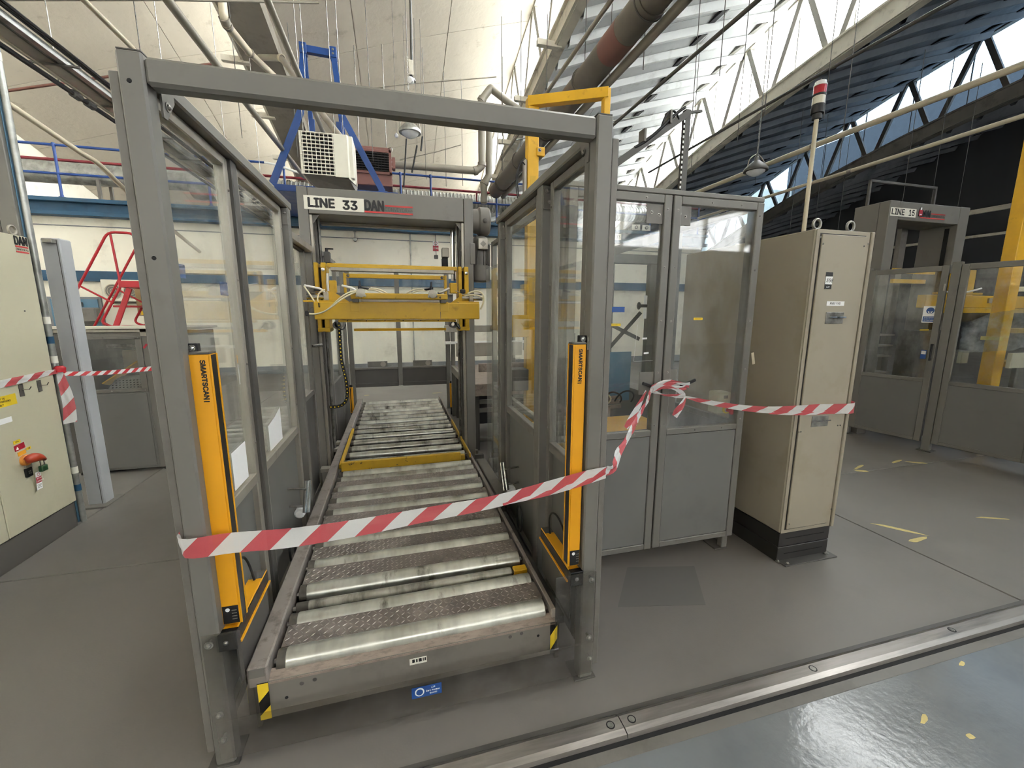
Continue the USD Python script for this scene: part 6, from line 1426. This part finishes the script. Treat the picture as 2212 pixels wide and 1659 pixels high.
pipe('roof_pipe', 'thin pale pipe running under the far right roof beam above the LINE 15 gantry', [(9.0, 4.0, 4.46), (9.0, 7.0, 4.44), (9.0, 11.5, 4.44)], .035, 'pipe_cream', rings=(.5,))
pipe('roof_conduit', 'dark thin conduit crossing below the white roof beam at upper right', [(7.2, 3.5, 5.62), (7.2, 6.5, 5.65), (7.2, 11.5, 5.6)], .028, 'grey_dark')
DS = thing('strut_frame', 'dark slotted upright strut with a sloping cable arm above the enclosure', 'support frame', (3.62, 5.0, 2.2))
MB().box(3.60, 4.98, 0, 3.68, 5.05, 4.12, .004).put(DS, 'upright', 'grey_dark')
for z in np.arange(3.0, 4.0, .06):
    MB().box(3.58, 4.978, z, 3.60, 4.982, z + .03, 0).put(DS, 'slot', 'lens')
MB().bar((2.55, 5.0, 3.32), (3.64, 5.0, 4.08), .07, .08).put(DS, 'sloping_arm', 'grey_dark')
MB().tube(bez((2.9, 4.97, 3.6), (3.2, 4.95, 3.75), (3.35, 4.95, 4.0), (3.58, 4.97, 4.13)), .018, 7).tube(bez((3.25, 4.96, 3.85), (3.3, 4.95, 4.08), (3.42, 4.95, 4.12), (3.5, 4.97, 3.98)), .014, 7).put(DS, 'cables', 'cable_black', smooth=True, kind='stuff')
for x in (3.0, 3.35):
    MB().box(x, 4.93, 3.6 + (x - 2.9) * .7, x + .03, 5.06, 3.75 + (x - 2.9) * .7, .002).put(DS, 'cable_clip', 'grey_side')
MB().bar((3.62, 5.0, 4.08), (3.85, 5.0, 4.13), .03, .03).put(DS, 'top_stub', 'grey_dark')
# hanger wires that show against the ceilings
hw = [(-4.3, 6.4), (-3.3, 7.6), (-2.6, 9.2), (-1.9, 10.3), (-.35, 9.2), (.75, 10.4), (1.3, 11.2), (1.75, 11.4), (2.2, 9.0), (3.1, 5.2), (3.35, 6.6), (4.4, 5.4), (4.9, 6.6), (5.6, 5.8), (6.2, 7.0), (7.0, 6.0), (8.2, 6.6), (9.2, 7.4), (6.6, 8.8), (8.8, 9.2)]
for k, (x, y) in enumerate(hw):
    t = tag(MB().cyl((x, y, 4.5 + .1 * (k % 4)), (x, y, 7.3), .006, 5).put(None, 'hanger_wire', 'grey_dark'), 'thin straight steel hanger wire dropping from the roof', 'wire', 'hanger wires under the roof')
# overhead busbars in the dark bay at far right
for k, (z, x) in enumerate(((3.3, 9.8), (3.0, 10.6), (3.62, 11.4))):
    t = thing('lighting_trunking', ('pale lighting trunking at the far right, lowest of three', 'pale lighting trunking at the far right, middle of three', 'pale lighting trunking at the far right, highest of three')[[1, 0, 2][k]], 'trunking', (x, 6, z))
    MB().box(x, 3.0, z, x + .06, 10.5, z + .05, .003).put(t, 'channel', 'alu')
    for y in (4.0, 6.5, 9.0):
        MB().cyl((x + .03, y, z + .05), (x + .03, y, 6.5), .006, 5).put(t, 'hanger_rod', 'grey_dark')

# ================================================================ RED STAIRS, CONDENSER, WALL FITTINGS
RS = thing('mobile_steps', 'red tubular mobile access steps with handrails behind the grey machine box', 'mobile steps', (-3.9, 8.0, 0))
def rt_(P, r=.018, name='handrail'): MB().tube(P, r, 8).put(RS, name, 'red_paint', smooth=True)
for y, dx in ((7.9, 0.0), (8.5, .12)):
    rt_(sharp((-4.98 + dx, y, 1.35), (-4.16 + dx, y, 2.77), (-3.83 + dx, y, 2.77), (-3.79 + dx, y, 2.0), k=.09))
    rt_([(-4.13 + dx, y, 2.74), (-4.10 + dx, y, 2.05)], .016, 'rail_post')
    rt_([(-4.62 + dx, y, 1.98), (-4.22 + dx, y, 1.72)], .014, 'mid_rail')
    rt_([(-4.85 + dx, y, 1.42), (-4.5 + dx, y, 1.2)], .014, 'mid_rail')
    rt_(sharp((-4.11 + dx, y, 1.96), (-4.42 + dx, y, 1.42), (-4.30 + dx, y, 1.36), (-3.76 + dx, y, 1.36), (-3.78 + dx, y, 1.96), k=.07), .018, 'side_frame')
    MB().bar((-4.0 + dx, y + .02, 1.95), (-4.75 + dx, y + .02, .2), .03, .07, upv=(1, 0, 0)).put(RS, 'stringer', 'red_paint')
    rt_([(-3.77 + dx, y, 1.96), (-3.70 + dx, y, .12)], .02, 'leg')
    rt_([(-4.98 + dx, y, 1.35), (-5.02 + dx, y, .12)], .02, 'leg')
MB().box(-4.12, 7.88, 1.96, -3.66, 8.54, 2.06, .006).put(RS, 'platform', 'red_paint')
for k in range(5):
    z = 1.66 - k * .32; x = -4.13 - .135 * k
    MB().box(x - .12, 7.92, z, x + .10, 8.5, z + .03, .004).put(RS, 'tread', 'red_paint')
for x, y in ((-3.70, 7.9), (-3.58, 8.5), (-5.02, 7.9), (-4.9, 8.5)):
    MB().lathe((x, y - .02, .06), (0, 1, 0), [(0, .02), (0, .06), (.04, .06), (.04, .02)], 14).put(RS, 'castor', 'rubber')
BRW = thing('electrical_box', 'brown electrical box with white labels and a yellow warning strip behind the red steps', 'electrical box', (-4.05, 8.9, 1.6))
MB().box(-4.38, 8.8, 1.52, -3.95, 9.0, 2.0, .008).put(BRW, 'box', 'kraft')
for k, (z, m) in enumerate(((1.92, 'paper'), (1.86, 'sign_orange'), (1.80, 'paper'))):
    MB().box(-4.24, 8.797, z - .02, -4.10, 8.8, z + .015, 0).put(BRW, 'label', m)
MB().box(-4.33, 8.797, 1.54, -4.05, 8.8, 1.60, 0).put(BRW, 'warning_strip', 'sign_yellow')
MB().poly([(0, 0), (.05, 0), (.11, .06), (.06, .06)], (-4.30, 8.796, 1.54), (1, 0, 0), (0, 0, 1), .001).put(BRW, 'warning_stripe', 'ink')
MB().box(-4.22, 8.86, 0, -4.16, 8.92, 1.52, .004).put(BRW, 'stand', 'grey_dark')
AC = thing('condenser_unit', 'white twin-fan air conditioning condenser on the back wall behind the red steps', 'air conditioner', (-6, 11.8, 2.0))
MB().box(-6.40, 11.62, 1.82, -5.60, 11.88, 2.30, .012).put(AC, 'case', 'heater_white')
for x in (-6.18, -5.83):
    a = np.linspace(0, 2 * np.pi, 25)[:-1]
    for r in (.16, .11, .06):
        MB().tube(np.stack([x + r * np.cos(a), 0 * a + 11.61, 2.04 + r * np.sin(a)], 1), .006, 5, True).put(AC, 'fan_guard', 'pipe_cream')
    MB().lathe((x, 11.618, 2.04), (0, -1, 0), [(0, .15), (.001, .15), (.0012, .001)], 20).put(AC, 'fan_opening', 'grey_side')
MB().box(-6.4, 11.88, 1.78, -5.6, 11.985, 1.82, .003).put(AC, 'wall_bracket', 'grey_side')
TV = thing('flood_lamp', 'grey metal flood lamp bracket on the wall beside the blue door', 'lamp', (-6.7, 11.8, 1.5))
MB().box(-6.93, 11.7, 1.35, -6.62, 11.9, 1.68, .03).put(TV, 'housing', 'grey_side')
MB().box(-6.8, 11.9, 1.4, -6.72, 11.985, 1.5, .004).put(TV, 'bracket', 'grey_dark')
FD_ = thing('link_bracket', 'grey dumb-bell shaped steel hanger on the white wall below the blue fascia', 'bracket', (-1.0, 11.9, 3.55))
for z in (3.68, 3.45):
    MB().lathe((-1.0, 11.985, z), (0, -1, 0), [(0, .05), (.05, .05), (.055, .035), (.056, .001)], 16).put(FD_, 'boss', 'duct_steel', smooth=35)
MB().box(-1.015, 11.95, 3.46, -.985, 11.985, 3.67, .004).put(FD_, 'link', 'duct_steel')
WP = thing('wall_conduit', 'thin vertical grey conduit down the white wall behind the gantry', 'conduit', (.39, 11.97, 1))
MB().cyl((.39, 11.96, .2), (.39, 11.96, 3.66), .018, 8).put(WP, 'tube', 'duct_steel', smooth=35)
FS = thing('fire_sign', 'small red and white fire point sign on the white wall behind the gantry', 'sign', (1.06, 11.97, 3.33))
MB().box(.99, 11.975, 3.24, 1.14, 11.985, 3.38, 0).put(FS, 'red_plate', 'sign_red')
MB().box(.99, 11.975, 3.38, 1.14, 11.985, 3.50, 0).put(FS, 'white_plate', 'paper')
a = np.linspace(0, 2 * np.pi, 21)[:-1]
MB().tube(np.stack([1.065 + .04 * np.cos(a), 0 * a + 11.972, 3.44 + .04 * np.sin(a)], 1), .006, 5, True).put(FS, 'prohibition_ring', 'sign_red')
text(FS, 'FIRE', (1.005, 11.9745, 3.29), (1, 0, 0), (0, 0, 1), .045, m='white_ink', d=.001)
PC = thing('pull_switch', 'dark pull-cord switch hanging below the red fire sign', 'switch', (1.06, 11.9, 3.05))
MB().box(1.01, 11.85, 3.02, 1.11, 11.9, 3.12, .008).put(PC, 'switch_box', 'grey_dark')
MB().cyl((1.06, 11.87, 3.12), (1.06, 11.87, 3.66), .008, 6).put(PC, 'cord', 'grey_dark')
L13 = thing('line_sign', 'small white sign reading LINE 13 on the blue fascia seen through the enclosure', 'sign', (6.3, 11.7, 3.8))
plate(L13, 'board', 'sign_white', (6.02, 11.70, 3.72), (1, 0, 0), (0, 0, 1), .50, .18)
text(L13, 'LINE 13', (6.06, 11.697, 3.77), (1, 0, 0), (0, 0, 1), .08, d=.001)
for k, x in enumerate((7.0, 7.35, 8.3)):
    t = thing('wall_flange', ('pale oval flange bracket above the blue fascia, nearest the LINE 13 sign', 'pale oval flange bracket above the blue fascia, middle of three', 'pale oval flange bracket above the blue fascia, furthest right')[k], 'bracket', (x, 11.7, 4.1))
    MB().box(x - .14, 11.70, 4.03, x + .14, 11.72, 4.19, .05).put(t, 'plate', 'sign_white')
    MB().lathe((x, 11.70, 4.11), (0, -1, 0), [(0, .05), (.03, .05), (.031, .02)], 14).put(t, 'boss', 'grey_side')
# scraps of old tape left on the floor
sc = [((4.62, 3.08), .20, .03, .3), ((4.52, 2.99), .12, .05, -.5), ((3.56, 2.04), .30, .035, -.9), ((3.53, 1.90), .20, .04, .1), ((4.48, 1.97), .25, .025, -.4), ((5.2, 3.10), .22, .03, .2), ((5.36, 3.02), .18, .04, -.5), ((1.96, .935), .06, .018, .4), ((2.05, .84), .03, .02, 0), ((2.45, 1.08), .05, .015, .3), ((-.66, 8.4), .10, .04, .2), ((.68, 8.3), .18, .04, 0), ((.68, 7.6), .10, .04, 0)]
for k, ((x, y), L_, w_, an) in enumerate(sc):
    r_ = np.random.default_rng(40 + k); a = np.linspace(0, 2 * np.pi, 10)[:-1]
    pts = np.stack([L_ / 2 * np.cos(a), w_ / 2 * np.sign(np.sin(a)) * np.abs(np.sin(a)) ** .5], 1) * (1 + r_.uniform(-.25, .2, (9, 1)))
    R2 = np.array([[math.cos(an), -math.sin(an)], [math.sin(an), math.cos(an)]]); pts = pts @ R2.T
    tag(MB().poly([tuple(p) for p in pts], (x, y, .0002), (1, 0, 0), (0, 1, 0), .0008).put(None, 'tape_scrap', 'tape_residue'), 'torn scrap of yellowed floor tape stuck on the grey floor', 'tape', 'scraps of old tape on the floor')
